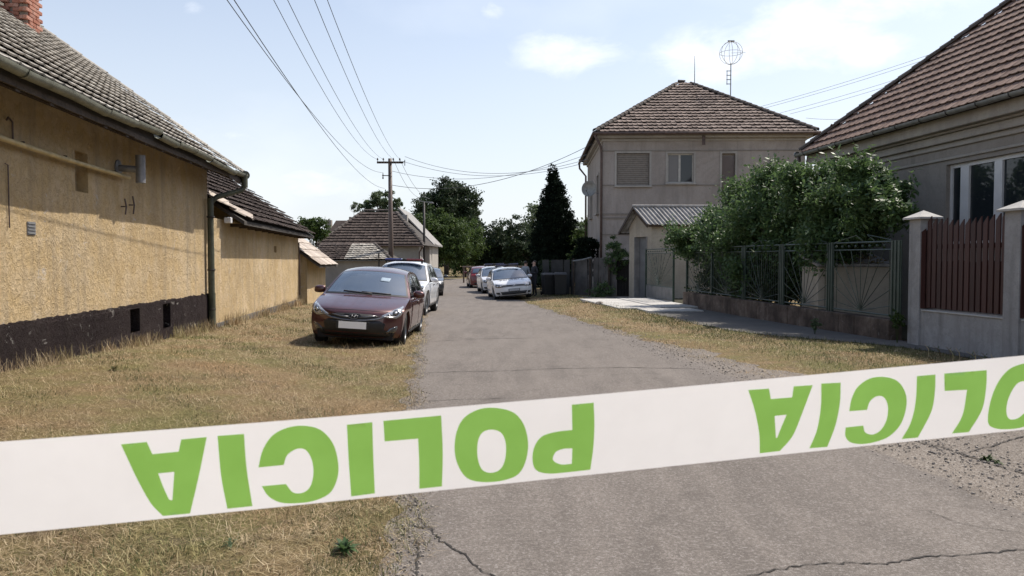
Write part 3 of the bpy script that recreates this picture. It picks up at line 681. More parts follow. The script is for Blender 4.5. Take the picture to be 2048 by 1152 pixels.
# window with three leaves
wy0, wy1, wza, wzb = win[0], win[1], win[2], win[3]
wf = MB(); fx = XR + .10
wf.b2(fx, fx + .07, wy0, wy1, wzb - .09, wzb); wf.b2(fx, fx + .07, wy0, wy1, wza, wza + .09); wf.b2(fx, fx + .07, wy0, wy0 + .07, wza + .09, wzb - .09); wf.b2(fx, fx + .07, wy1 - .07, wy1, wza + .09, wzb - .09)
mu = [hit(1930, 360, fx)[0], hit(1997, 360, fx)[0]]
for q, ww in zip(mu, (.13, .11)): wf.b2(fx - .01, fx + .08, q - ww, q + ww, wza + .09, wzb - .09)
wfo = wf.build('window_frame', M['white_frame'], rh)
ed = [wy0 + .07, mu[1] - .11, mu[1] + .11, mu[0] - .13, mu[0] + .13, wy1 - .07]
for k in range(3): MB().b2(fx + .04, fx + .05, ed[2 * k] - .004, ed[2 * k + 1] + .004, wza + .085, wzb - .085).build('pane', M['window_glass'], wfo)
MB().b2(XR - .07, XR + .2, wy0 - .1, wy1 + .1, wza - .07, wza - .003, ch=.01).build('window_sill', M['cornice_plaster'], rh)
sh = [hit(2010, 330, XR)[0]]

# ================================================================ two-storey house
hx, hy_ = at(1205, 500, 36.6)[0], 36.6; HR = rad(-1.5)
th = thing('two_storey_house', 'grey two-storey house with low brown pyramid roof standing at the bend', 'house', (hx, hy_, 0), 'L', HR)
def lx(px): return (px - 1024) / 1500 * 36.6 - hx
def lz(py): return CAM_Z + (522.0 - py) / 1500 * 36.6
WD, DP = 9.72, 10.0; ze = lz(270)
w1 = (lx(1232), lx(1297), lz(372), lz(308)); w2 = (lx(1333), lx(1384), lz(367), lz(309)); w3 = (lx(1440), lx(1466), lz(420), lz(309))
mb = wall_y(MB(), 0, .4, 0, WD, -.4, ze - .35, [w1, w2, w3], depth=.16)
sw = [(2.0, 3.0, lz(420), lz(340)), (6.2, 7.2, lz(420), lz(340))]
wall_x(mb, 0, .397, .004, DP - .004, -.4, ze - .35, sw, depth=.16); mb.quad((WD, 0, -.4), (WD, DP, -.4), (WD, DP, ze - .35), (WD, 0, ze - .35)); mb.quad((0, DP, -.4), (WD, DP, -.4), (WD, DP, ze - .35), (0, DP, ze - .35))
mb.build('wall', M['grey_plaster'], th)
MB().b2(-.06, WD + .06, -.06, DP + .06, ze - .35, ze - .22, ch=.02).build('cornice', M['cornice_plaster'], th)
MB().b2(-.28, WD + .28, -.28, DP + .28, ze - .22, ze - .02, ch=.03).build('cornice', M['cornice_plaster'], th)
for py in (303, 371):
    prev = -.03
    for a, b in ([(w1[0], w1[1]), (w2[0], w2[1]), (w3[0], w3[1])] if py == 371 else []):
        if a - .12 > prev: MB().b2(prev, a - .13, -.03, .02, lz(py) - .03, lz(py) + .02).build('string_course', M['shutter'], th)
        prev = b + .13
    MB().b2(prev if py == 371 else -.03, WD + .03, -.03, .02, lz(py) - .03, lz(py) + .02).build('string_course', M['shutter'], th)
for py in (428, 436): MB().b2(-.04, WD + .04, -.04, .02, lz(py) - .045, lz(py) + .035).build('string_course', M['shutter'], th)
MB().b2(-.03, WD + .03, -.03, .02, lz(469) - .02, lz(469) + .02).build('string_course', M['shutter'], th)
for (a, b, c, d) in (w1, w2, w3):
    s_ = MB()
    s_.b2(a - .10, a, -.03, .05, c, d); s_.b2(b, b + .10, -.03, .05, c, d); s_.b2(a - .10, b + .10, -.03, .05, d, d + .10); s_.build('window_surround', M['cornice_plaster'], th)
    MB().b2(a - .12, b + .12, -.11, .1, c - .09, c - .003, ch=.01).build('window_sill', M['cornice_plaster'], th)
a, b, c, d = w1
sh_ = MB().b2(a, b, .10, .13, c, d).build('roller_shutter', M['shutter'], th)
for k in range(16):
    z = c + (d - c) * (k + .5) / 16; MB().b2(a + .02, b - .02, .075, .099, z - .038, z + .036, ch=.006).build('slat', M['shutter'], sh_)
a, b, c, d = w2; m = MB(); mid = lx(1357)
m.b2(a, b, .08, .14, d - .06, d); m.b2(a, b, .08, .14, c, c + .06); m.b2(a, a + .05, .08, .14, c + .06, d - .06); m.b2(b - .05, b, .08, .14, c + .06, d - .06); m.b2(mid - .05, mid + .05, .07, .14, c + .06, d - .06)
f_ = m.build('window_frame', M['old_frame'], th)
MB().b2(a + .05, mid - .05, .11, .12, c + .06, d - .06).build('pane', M['curtain_glass'], f_); MB().b2(mid + .05, b - .05, .11, .12, c + .06, d - .06).build('pane', M['window_glass'], f_)
a, b, c, d = w3; MB().b2(a + .03, b - .03, .10, .13, c, d - .12).build('pane', M['curtain_glass'], th)
for (a, b, c, d) in sw:
    MB().b2(.12, .13, a, b, c, d).build('pane', M['window_glass'], th); m = MB(); m.b2(-.05, .02, a - .1, a, c, d); m.b2(-.05, .02, b, b + .1, c, d); m.b2(-.05, .02, a - .1, b + .1, d, d + .1); m.build('window_surround', M['cornice_plaster'], th); MB().b2(-.16, .02, a - .12, b + .12, c - .1, c - .003).build('window_sill', M['cornice_plaster'], th)
ov = .42; ax, ay, az_ = WD / 2, DP / 2, lz(0) * 0 + 11.35
c4 = [(-ov, -ov, ze), (WD + ov, -ov, ze), (WD + ov, DP + ov, ze), (-ov, DP + ov, ze)]
m = MB(); m.add(c4 + [(ax - .25, ay, az_ - .05), (ax + .25, ay, az_ - .05)], [(0, 1, 5, 4), (1, 2, 5), (2, 3, 4, 5), (3, 0, 4), (0, 3, 2, 1)]); m.build('roof', M['roof_under'], th)
run = ay + ov; hgt = az_ - ze; sl2 = math.hypot(run, hgt); Wt = WD + 2 * ov
tiles(th, M['tile_brown'], (-ov, -ov - .04, ze + .0), (1, 0, 0), (0, run, hgt), Wt, sl2, .235, .36, inside=lambda a, c: (Wt / 2 - .1) * c / sl2 < a < Wt - (Wt / 2 - .1) * c / sl2, nmax=300, wave=.024, lift=.07, jit=.02)
run2 = ax + ov - .25; sl3 = math.hypot(run2, hgt); D2 = DP + 2 * ov
tiles(th, M['tile_brown'], (-ov - .04, DP + ov, ze), (0, -1, 0), (run2, 0, hgt), D2, sl3, .235, .36, inside=lambda a, c: D2 / 2 * c / sl3 < a < D2 - D2 / 2 * c / sl3, nmax=0, wave=.045, lift=.06)
tiles(th, M['tile_brown'], (WD + ov + .04, -ov, ze), (0, 1, 0), (-run2, 0, hgt), D2, sl3, .235, .36, inside=lambda a, c: D2 / 2 * c / sl3 < a < D2 - D2 / 2 * c / sl3, nmax=0, wave=.045, lift=.06)
for (p, q) in (((-ov, -ov, ze + .08), (ax - .25, ay, az_ + .03)), ((WD + ov, -ov, ze + .08), (ax + .25, ay, az_ + .03)), ((ax - .3, ay, az_ + .05), (ax + .3, ay, az_ + .05)), ((-ov, DP + ov, ze + .08), (ax - .25, ay, az_ + .03))): ridge_run(th, M['ridge_dark'], p, q, .36, .13, 'hip_tile')
g_ = MB(); g_.tube([(-ov - .08, -ov - .08, ze - .04), (WD + ov + .08, -ov - .08, ze - .04)], .075, 8); g_.tube([(-ov - .08, -ov - .1, ze - .04), (-ov - .08, DP + ov, ze - .08)], .075, 8); g_.tube([(WD + ov + .08, -ov - .1, ze - .04), (WD + ov + .08, DP + ov, ze - .08)], .075, 8); g_.build('gutter', M['rust_metal'], th, smooth=True)
m = MB(); m.tube([(-ov - .02, -ov - .05, ze - .1), (-.1, -.1, ze - .65), (-.08, -.09, ze - 1.0), (-.08, -.09, 0)], .06, 8); m.build('downpipe', M['rust_metal'], th, smooth=True)
m = MB(); m.tube([(-ov - .08, DP + .3, ze - .1), (-ov - .05, DP + .3, ze - .4), (-.1, DP + .1, ze - .9), (-.09, DP + .1, 0)], .06, 8); m.build('downpipe', M['rust_metal'], th, smooth=True)
m = MB(); m.tube([(WD + ov + .06, -ov - .05, ze - .1), (WD + ov + .0, -ov, ze - .5), (WD + .1, -.1, ze - .85), (WD + .08, -.09, ze - 1.5), (WD + .08, -.09, 0)], .06, 8); m.build('downpipe', M['rust_metal'], th, smooth=True)
MB().b2(lx(1398), lx(1404), -.32, -.281, lz(294), lz(276)).build('damp_patch_board', M['rust_metal'], th)
# dish and antennas (things of their own)
def Lw(x, y, z): c, s = math.cos(HR), math.sin(HR); return (hx + x * c - y * s, hy_ + x * s + y * c, z)
ds = thing('satellite_dish', 'round grey satellite dish on the street corner of the two-storey house', 'satellite dish', Lw(-.1, .9, lz(385)), 'L', rad(-28))
m = MB(); m.lathe([(0, .10), (.15, .09), (.28, .05), (.38, 0), (.395, .0), (.38, .02), (.28, .075), (.0, .13)], (-.42, -.3, .25), 'y', 24); m.build('dish', M['zinc'], ds, smooth=True)
MB().tube([(0, 0, 0), (-.3, 0, .1), (-.42, -.2, .22)], .02, 6).build('bracket', M['zinc'], ds); MB().tube([(-.42, -.28, -.1), (-.42, -.65, .12)], .012, 6).build('feed_arm', M['zinc'], ds); MB().tube([(-.42, -.62, .10), (-.42, -.72, .16)], .035, 8).build('feed_horn', M['zinc'], ds)
p = Lw(ax + 1.25, ay - .5, az_ - .9)
p = at(1461, 200, 40.5)
an = thing('globe_antenna', 'tall roof antenna with a large wire globe on its mast', 'antenna', (p[0], p[1], az_ - 1.1), 'L', 0)
zt = at(1461, 106, 40.5)[2] - (az_ - 1.1)
m = MB(); m.tube([(0, 0, -.3), (0, 0, zt - .55)], .028, 6); m.build('mast', M['zinc'], an)
for k in range(4):
    R_ = .60; a0 = k * math.pi / 4 + .35
    MB().tube([(R_ * math.cos(t) * math.cos(a0), R_ * math.cos(t) * math.sin(a0), zt + R_ * math.sin(t)) for t in np.linspace(0, 2 * math.pi, 25)], .011, 5, False).build('hoop', M['old_frame'], an)
MB().tube([(.6 * math.cos(t), .6 * math.sin(t), zt) for t in np.linspace(0, 2 * math.pi, 25)], .011, 5, False).build('hoop', M['old_frame'], an)
MB().box((0, 0, zt + .62), (.36, .02, .10)).build('top_plate', M['zinc'], an); MB().tube([(.0, 0, zt), (.78, 0, zt + .03)], .010, 5).build('rod', M['zinc'], an)
for k in range(4): MB().box((-.10, 0, zt - .95 - k * .23), (.26, .03, .035)).build('crossbar', M['zinc'], an)
MB().box((-.2, 0, zt - 1.3), (.03, .03, .75)).build('boom', M['zinc'], an)
p = at(1389, 175, 41.0)
rooted(MB().tube([(p[0], p[1], az_ - .4), (p[0], p[1], at(1389, 112, 41)[2])], [.028, .012], 6), 'rod_antenna', M['zinc'], 'thin plain vertical rod aerial left of the wire globe antenna', 'antenna', (p[0], p[1], az_ - .4))

# ================================================================ gatehouse beside the drive
gh0 = at(1258, 590, 33.6); gh1 = at(1302, 590, 32.2)
gh = thing('gatehouse', 'small cream entrance porch with grey corrugated gable roof and grey door', 'outbuilding', (gh0[0], gh0[1], 0), 'W')
gd = Vector((gh1[0] - gh0[0], gh1[1] - gh0[1], 0)); gw = gd.length; gd.normalize(); sd_ = Vector((1, .03, 0)).normalized()
A0 = Vector((gh0[0], gh0[1], 0)); B0 = Vector((gh1[0], gh1[1], 0)); dep = 3.2; zg = 3.1; zap = 3.85
def zat(py, Y): return at(1280, py, Y)[2]
m = MB(); Dm = sd_ * dep; mid_ = (A0 + B0) / 2
da, db = .28 * gw, .80 * gw; dz = zat(474, 33)
def gp_(a, z): q = A0 + gd * a; return (q.x, q.y, z)
m.quad(gp_(0, -.2), gp_(da, -.2), gp_(da, zg), gp_(0, zg)); m.quad(gp_(db, -.2), gp_(gw, -.2), gp_(gw, zg), gp_(db, zg)); m.quad(gp_(da, dz), gp_(db, dz), gp_(db, zg), gp_(da, zg)); m.add([gp_(0, zg), gp_(gw, zg), gp_(gw / 2, zap)], [(0, 1, 2)])
for q in (B0, A0): m.quad((q.x, q.y, -.2), tuple((q + Dm).xy) + (-.2,), tuple((q + Dm).xy) + (zg,), (q.x, q.y, zg))
m.build('wall', M['cream_plaster'], gh)
q0 = A0 + gd * da + sd_ * .18; q1 = A0 + gd * db + sd_ * .18
MB().prism([(q0.x, q0.y, 0), (q1.x, q1.y, 0), (q1.x, q1.y, dz), (q0.x, q0.y, dz)], sd_ * .05).build('door', M['door_grey'], gh)
m = MB()
for a in (da - .04, db - .01): q = A0 + gd * a; m.prism([(q.x - .03, q.y - .02, 0), tuple((q + gd * .05 - sd_ * .03).xy) + (0,), tuple((q + gd * .05 - sd_ * .03).xy) + (dz,), (q.x - .03, q.y - .02, dz)], sd_ * .2)
m.build('door_frame', M['sheet_grey'], gh)
ap = (A0 + B0) / 2; ov_ = -sd_ * .35
for q, nm in ((B0 + gd * .28, 0), (A0 - gd * .28, 1)):
    zed = zat(450 if nm == 0 else 463, 32.5)
    a = Vector((q.x, q.y, zed)) + ov_; b = Vector((ap.x, ap.y, zat(413, 32.8))) + ov_; wv = (b - a); Nn = 5; K = 34
    V = []; Fc = []
    nrm = wv.cross(sd_).normalized(); nrm = nrm if nrm.z > 0 else -nrm
    nsheet = 4
    for sh__ in range(nsheet):
        V = []; Fc = []; seg = (dep + .5) / nsheet; kk = 12
        for j in range(2):
            for k in range(kk * 2 + 1):
                t = k / (kk * 2); V.append(a + wv * (j * 1.0) + sd_ * (seg * (sh__ + t * 1.03)) + nrm * (.028 * math.sin(t * kk * math.pi * 2 * .42) + .004 * sh__))
        n_ = kk * 2 + 1
        V += [v - nrm * .012 for v in V]
        Fc = [(k, k + 1, n_ + k + 1, n_ + k) for k in range(n_ - 1)] + [(2 * n_ + k, 2 * n_ + k + 1, 3 * n_ + k + 1, 3 * n_ + k) for k in range(n_ - 1)] + [(k, k + 1, 2 * n_ + k + 1, 2 * n_ + k) for k in range(n_ - 1)]
        MB().add(V, Fc).build('roof_sheet', M['asbestos'], gh)
    e = a - nrm * .07; m = MB(); m.prism([tuple(a - nrm * .015), tuple(b - nrm * .015), tuple(b - nrm * .17), tuple(a - nrm * .17)], sd_ * .04); m.build('bargeboard', M['wood_dark'], gh)
    MB().prism([tuple(a + sd_ * .05 - nrm * .03), tuple(a + sd_ * .05 - nrm * .13), tuple(a + sd_ * dep - nrm * .13), tuple(a + sd_ * dep - nrm * .03)], tuple(gd * .04)).build('fascia', M['wood_dark'], gh)
MB().tube([tuple(Vector((ap.x, ap.y, zat(413, 32.8) + .02)) + ov_), tuple(Vector((ap.x, ap.y, zat(413, 32.8) + .02)) + sd_ * dep)], .07, 8).build('ridge_cap', M['asbestos'], gh)
# ================================================================ fences on the right
XF = 9.25
gf = thing('metal_fence', 'dark green metal rod fence with fan-shaped rays on a stained stone plinth wall', 'fence', (XF, 22, 0), 'S')
ya_ = hit(1292, 560, XF)[0]; yz_ = hit(1806, 560, XF)[0]
posts = [hit(px, 560, XF)[0] for px in (1292, 1347, 1374, 1424, 1488, 1564, 1661, 1793)]
ZT, ZM, ZB = 1.99, 1.80, .50
def zl(y): return ZB + .10 * (y - yz_) / (ya_ - yz_), ZT + .10 * (y - yz_) / (ya_ - yz_)
g0 = posts[1]
for a, b in zip(posts[2:-1], posts[3:]):
    m = MB(); zb0, _ = zl(a); zb1, _ = zl(b); nb = max(1, int(round((a - b) / .62))) 
    for k in range(nb):
        u0 = a + (b - a) * k / nb; u1 = a + (b - a) * (k + 1) / nb
        MB().b2(XF - .14 - random.uniform(0, .012), XF + .14, u1 + .004, u0 - .004, -.2, zl((u0 + u1) / 2)[0] - .07, ch=.012).build('plinth_block', M['stone_plinth'], gf)
MB().b2(XF - .17, XF + .17, posts[-1] - .12, posts[2], ZB - .065, ZB - .02, ch=.01).build('coping', M['stone_plinth'], gf) if False else None
for i, y in enumerate(posts):
    wd = .30 if i in (4, 5, 6) else (.34 if i == 7 else .07); z0 = -.1 if i < 2 else zl(y)[0] - .09
    m = MB()
    if wd > .1:
        m.b2(XF - .02, XF + .0, y - wd / 2, y + wd / 2, z0, zl(y)[1] + .02)
        for s_ in (-1, 0, 1): m.b2(XF - .035, XF - .021, y + s_ * wd * .33 - .02, y + s_ * wd * .33 + .02, z0, zl(y)[1] + .015)
    else: m.b2(XF - .035, XF + .035, y - .035, y + .035, z0, zl(y)[1] + .03)
    m.build('post', M['fence_green'], gf)
for pi, (a, b) in enumerate(zip(posts[:-1], posts[1:])):
    if pi == 1: continue
    ga = pi == 0
    (za, ta), (zb, tb) = zl(a), zl(b); a2, b2 = a - .04, b + .04
    for (z0, z1, rr) in ((ta, tb, .020), (ta - .16, tb - .16, .016), (za, zb, .018)):
        MB().tube([(XF, a2, z0), (XF, b2, z1)], rr, 6).build('rail', M['fence_light'] if z0 != za else M['fence_green'], gf)
    if ga: MB().b2(XF - .01, XF + .01, b2, a2, .08, za - .03).build('panel_sheet', M['sheet_grey'], gf)
    cyy = (a + b) / 2; L_ = a - b
    m = MB()
    nf = 11 if L_ > 1.2 else 7
    for k in range(nf):
        an_ = math.pi * (k + .5) / nf; dx_, dz_ = math.cos(an_), math.sin(an_)
        tmax = min((L_ / 2 - .05) / max(abs(dx_), 1e-3), (ta - .16 - za) / max(dz_, 1e-3)) * (.97 if dz_ < .75 else .97)
        MB().tube([(XF - .012, cyy, za + .03), (XF - .012, cyy + dx_ * tmax, za + .03 + dz_ * tmax)], .0085, 5).build('ray_rod', M['fence_light'], gf)
    k = 0; yq = b2 + .1
    while yq < a2 - .05:
        MB().lathe([(.0, -.03), (.03, -.015), (.035, 0), (.03, .015), (0, .03)], (XF, yq, (ta + tb) / 2 - .08), 'x', 8).build('ornament', M['fence_green'], gf); yq += .26
    nv = int(L_ / .12)
    for k in range(1, nv):
        yy_ = b + L_ * k / nv
        if pi < 5 or k < 3 or k > nv - 3: MB().tube([(XF + .01, yy_, za), (XF + .01, yy_, ta - .16)], .007, 5).build('bar', M['fence_green'], gf)
    if pi >= 4:
        um = (a + b) / 2; hw_ = L_ * (.30 if pi > 4 else .2)
        for q in (-.28, .28): MB().tube([(XF, um + (q - .35) * hw_, ta + .02), (XF, um + q * hw_, ta + .15), (XF, um + (q + (.9 if q > 0 else -.9)) * hw_ * 1.2, ta + .02)], .009, 5).build('crest', M['fence_light'], gf)

pf = thing('picket_fence', 'grey plastered pillar fence filled with brown-red wooden pickets', 'fence', (XF, 11, 0), 'S')
pa = hit(1824, 600, XF - .2)[0]; pb = hit(2018, 600, XF - .2)[0]; pc = pb - (pa - pb) - .3
XP = XF
for k, y in enumerate((pa, pb, pc, pc - 3)):
    zt_ = 2.38
    MB().b2(XP - .17, XP + .13, y - .16, y + .16, -.2, zt_).build('pillar', M['pillar_plaster'], pf)
    m = MB(); c4_ = [(XP - .25, y - .25, zt_), (XP + .22, y - .25, zt_), (XP + .22, y + .25, zt_), (XP - .25, y + .25, zt_)]
    for q in range(3):
        xq = XP - .11 + q * .095; MB().prism([(xq - .04, y - .166, .72), (xq + .04, y - .166, .72), (xq + .04, y - .166, 2.2 + .02 * q), (xq - .04, y - .166, 2.14 + .02 * q)], (0, -.02, 0)).build('picket', M['plank_red'], pf)
    m.add(c4_ + [(p[0], p[1], p[2] + .035) for p in c4_] + [(XP, y, zt_ + .17)], [(3, 2, 1, 0), (0, 1, 5, 4), (1, 2, 6, 5), (2, 3, 7, 6), (3, 0, 4, 7), (4, 5, 8), (5, 6, 8), (6, 7, 8), (7, 4, 8)]); m.build('pillar_cap', M['concrete'], pf)
for (u0, u1) in ((pa, pb), (pb, pc), (pc, pc - 3)):
    MB().b2(XP - .135, XP + .125, u1 + .16, u0 - .16, -.2, .67).build('base_wall', M['pillar_plaster'], pf)
    MB().b2(XP - .155, XP + .15, u1 + .165, u0 - .19, .673, .70, ch=.006).build('wall_coping', M['concrete'], pf)
    n_ = 14; ww = (u0 - u1 - .42) / n_
    for k in range(n_):
        y = u1 + .19 + ww * (k + .5); t = (k + .5) / n_ * 2 - 1; zt_ = 2.24 + .09 * t * t + random.uniform(-.015, .015); hw = ww * .5 - .017 - random.uniform(0, .004)
        pts = [(XP - .09, y - hw, .74), (XP - .09, y + hw, .74), (XP - .09, y + hw, zt_ - .02), (XP - .09, y - hw, zt_ + .09)]
        o = MB().prism(pts, (.022, 0, 0)).build('picket', M['plank_red'], pf); 
    for z in (1.05, 1.86): MB().b2(XP - .065, XP - .02, u1 + .2, u0 - .2, z - .04, z + .04).build('rail', M['plank_red'], pf)
    for k in range(n_ - 1):
        y = u1 + .19 + ww * (k + 1); MB().b2(XP - .064, XP - .05, y - .04, y + .04, .74, 1.60 + random.uniform(-.02, .02)).build('backing_board', M['plank_red'], pf)

# box behind the fence
b0 = at(1640, 560, 17.8); 
cb = thing('stone_box', 'low stone-walled bin with leaf-strewn sloping lid, behind the green fence', 'storage box', (b0[0], 17.9, .1), 'L', rad(-2))
MB().b2(0, 1.72, 0, 1.1, -.3, 1.36).build('wall', M['cream_plaster'], cb)
m = MB(); m.prism([(-.06, -.08, 1.37), (-.06, 1.18, 1.62), (-.06, 1.18, 1.68), (-.06, -.08, 1.43)], (1.84, 0, 0)); m.build('lid', M['asbestos'], cb)
lv = []; 
for k in range(150):
    x, y = random.uniform(0, 1.7), random.uniform(-.05, 1.15); z = 1.45 + y * .2; a = random.uniform(0, 6.3); s_ = random.uniform(.03, .07); c_, q_ = math.cos(a) * s_, math.sin(a) * s_
    lv.append([(x - c_, y - q_, z), (x + q_, y - c_, z + random.uniform(.0, .05)), (x + c_, y + q_, z + .01), (x - q_, y + c_, z + random.uniform(0, .05))])
m = MB(); [m.quad(*q) for q in lv]; m.build('fallen_leaves', M['straw'], cb, kind='stuff')

# ragged board and sheet fence at the bend
M['board_grey'] = simple('board_grey', (.085, .080, .076), .7, .35, 3)
bf = thing('board_fence', 'ragged dark sheet and board fence left of the cream porch', 'fence', (at(1190, 590, 35)[0], 35, 0), 'W')
pxs = [(1148, 1178, 518, .10), (1180, 1196, 530, .2), (1192, 1214, 516, .0), (1214, 1232, 515, .0)]
def bdep(px): return 37.6 - (px - 1085) * (37.6 - 34.2) / (1260 - 1085)
pr = [1086, 1100, 1113, 1127, 1140, 1149, 1163, 1177, 1186, 1196, 1210, 1220, 1233]
for i, (a, b) in enumerate(zip(pr[:-1], pr[1:])):
    ya, yb = bdep(a), bdep(b); py = 520 if a < 1145 else (519 - (a - 1149) * .1 if a < 1180 else 516); P0 = at(a, py, ya); P1 = at(b, py - 1, yb)
    m = MB(); lean = random.uniform(-.06, .06); dy = random.uniform(-.05, .05)
    m.prism([(P0[0] + .01, ya + dy, -.3), (P1[0] - .01, yb + dy, -.3), (P1[0] - .01 + lean, yb + dy, P1[2]), (P0[0] + .01 + lean, ya + dy, P0[2])], (0, .04, 0))
    m.build('fence_board', M['panel_dark'] if a < 1146 else M['board_grey'], bf)
P0 = at(1146, 522, 36.3); P1 = at(1182, 516, 35.5); MB().tube([(P0[0], 36.2, P0[2]), ((P0[0] + P1[0]) / 2, 35.85, (P0[2] + P1[2]) / 2 - .02), (P1[0], 35.4, P1[2] + .03)], .035, 6).build('top_tube', M['zinc'], bf)
for px in (1147, 1180, 1218):
    P0 = at(px, 517, bdep(px) - .1); MB().box((P0[0], P0[1], P0[2] / 2 - .1), (.08, .08, P0[2] + .2)).build('post', M['wood_dark'], bf)
gt = thing('yard_gate', 'dark open yard gate between board fence and cream porch', 'gate', (at(1247, 590, 34.4)[0], 34.6, 0), 'W')
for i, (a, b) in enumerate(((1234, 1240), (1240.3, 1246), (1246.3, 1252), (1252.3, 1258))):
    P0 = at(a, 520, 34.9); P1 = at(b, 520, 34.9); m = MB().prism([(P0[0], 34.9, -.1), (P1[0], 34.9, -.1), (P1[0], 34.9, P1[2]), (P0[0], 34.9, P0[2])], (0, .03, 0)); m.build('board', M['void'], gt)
# dark waste bin in front of the board fence
def wheelie(px, Y, label, k):
    x = at(px, 560, Y)[0]; g = GW(x, Y); t = thing('waste_bin', label, 'waste bin', (x, Y, g), 'L', rad(random.uniform(-20, 20)), group='bins before the dark fence')
    m = MB(); m.add([(-.25, -.28, .05), (.25, -.28, .05), (.25, .25, .05), (-.25, .25, .05), (-.29, -.36, .98), (.29, -.36, .98), (.29, .34, .98), (-.29, .34, .98)], [(0, 1, 5, 4), (1, 2, 6, 5), (2, 3, 7, 6), (3, 0, 4, 7), (0, 3, 2, 1), (4, 5, 6, 7)]); m.build('body', M['bin'], t)
    m = MB(); m.add([(-.31, -.40, .985), (.31, -.40, .985), (.31, .36, 1.02), (-.31, .36, 1.02), (-.27, -.3, 1.05), (.27, -.3, 1.05), (.27, .3, 1.09), (-.27, .3, 1.09)], [(0, 1, 5, 4), (1, 2, 6, 5), (2, 3, 7, 6), (3, 0, 4, 7), (4, 5, 6, 7)]); m.build('lid', M['bin'], t)
    for s_ in (-1, 1): MB().lathe([(0, s_ * .26), (.1, s_ * .26), (.1, s_ * .31), (0, s_ * .31)], (0, .28, .1), 'x', 14).build('wheel', M['void'], t)
M['bin'] = simple('bin', (.010, .011, .012), .6, .2, 4)
wheelie(1097, 36.2, 'dark wheeled bin left of the pair before the board fence', 0); wheelie(1121, 35.6, 'dark wheeled bin standing nearer the road, right of its neighbour', 1)

# rubble stones at the pavement end
for k, (px, py, r) in enumerate(((1199, 612, .14), (1170, 606, .10), (1183, 609, .08))):
    Y = 27.5 if k == 0 else 29; x, _, _ = at(px, py, Y); z_ = GW(x, Y)
    bm = bmesh.new(); bmesh.ops.create_icosphere(bm, subdivisions=2, radius=r)
    for v in bm.verts: v.co *= 1 + random.uniform(-.2, .2); v.co.z *= .6
    me = bpy.data.meshes.new('stone'); bm.to_mesh(me); bm.free(); me.materials.append(M['stones']); o = link('stone', me); o.location = (x, Y, z_ + r * .3)
    tag(o, ['pale lump of stone at the tip of the white drive slab', 'flat pale stone in the grass, furthest from the drive', 'small pale stone between two larger ones by the drive'][k], 'stone', 'stones beside the drive')

# ================================================================ background houses, left
bh = thing('hipped_house', 'pale-walled house with dark brown hipped roof behind the utility pole', 'house', (at(750, 500, 55)[0], 58, -.2), 'W')
def wpt(px, py, Y): return Vector(at(px, py, Y))
E0 = wpt(632, 490, 54); E1 = wpt(846, 489, 54); R0 = wpt(728, 423, 58); R1 = wpt(790, 423, 58); E2 = wpt(862, 492, 62); E3 = wpt(640, 492, 62)
ez_ = E0.z; E1.z = E2.z = E3.z = ez_; R1.z = R0.z
E2.x = E1.x + .45
m = MB(); m.add([E0, E1, E2, E3, R0, R1], [(0, 1, 5, 4), (1, 2, 5), (2, 3, 4, 5), (3, 0, 4), (0, 3, 2, 1)]); m.build('roof', M['roof_under'], bh)
m = MB(); m.b2(E0.x + .4, E1.x - .35, 54.5, 61.5, -.5, ez_ - .02); m.build('wall', M['cornice_plaster'], bh)
uu = (E1 - E0); Wd = uu.length; uu.normalize(); sv = Vector((0, 4, R0.z - ez_)); Ls = sv.length
l0 = (R0 - E0).x; l1 = (E1 - R1).x
tiles(bh, M['tile_dark'], E0 + Vector((0, -.03, .03)), (1, 0, 0), sv, Wd, Ls, .30, .38, inside=lambda a, c: l0 * c / Ls < a < Wd - l1 * c / Ls, nmax=300, wave=.015, lift=.08, jit=.02)
for p, q in ((E0, R0), (E1, R1), (R0, R1)): ridge_run(bh, M['ridge_dark'], p + Vector((0, 0, .06)), q + Vector((0, 0, .06)), .4, .13)
MB().tube([(E1.x + .02, 53.9, ez_ - .05), (E0.x, 53.9, ez_ - .05)], .07, 6).build('gutter', M['rust_metal'], bh); MB().tube([(E1.x, 53.95, ez_ - .1), (E1.x - .3, 54.4, ez_ - .5), (E1.x - .3, 54.4, -.2)], .06, 6).build('downpipe', M['rust_metal'], bh)
gn = thing('gabled_annex', 'pale wing with grey sloping roof edge and square chimney behind the hipped house', 'house', (at(842, 500, 60)[0], 60, -.2), 'W')
a0 = wpt(797, 420, 60); a1 = wpt(862, 490, 60); a2 = wpt(782, 490, 60)
MB().prism([(a2.x, 60, -.5), (a1.x - .12, 60, -.5), (a1.x - .12, 60, a1.z), (a0.x, 60, a0.z - .05), (a2.x, 60, a0.z - .6)], (0, 7, 0)).build('wall', M['cornice_plaster'], gn)
MB().prism([tuple(a0 + Vector((0, -.4, .08))), tuple(a1 + Vector((.25, -.4, -.05))), tuple(a1 + Vector((.25, -.4, .08))), tuple(a0 + Vector((0, -.4, .22)))], (0, 7.6, 0)).build('roof', M['asbestos'], gn)
c_ = wpt(808, 440, 59.4); MB().b2(c_.x - .3, c_.x + .3, 59.1, 59.7, 3.2, wpt(808, 430, 59.4).z).build('chimney', M['cornice_plaster'], gn)
MB().b2(wpt(846, 520, 59).x, wpt(860, 520, 59).x, 58.8, 58.995 + 1, -.4, wpt(850, 493, 59).z).build('corner_pier', M['cornice_plaster'], gn)
fs = thing('front_shed', 'low grey shed with patched brown tiled roof in front of the hipped house', 'shed', (at(715, 540, 46)[0], 47, -.2), 'W')
F0 = wpt(622, 521, 45.5); F1 = wpt(783, 517, 45.5); F1.z = F0.z; T0 = wpt(640, 487, 48.2); T1 = wpt(747, 487, 48.2); T1.z = T0.z
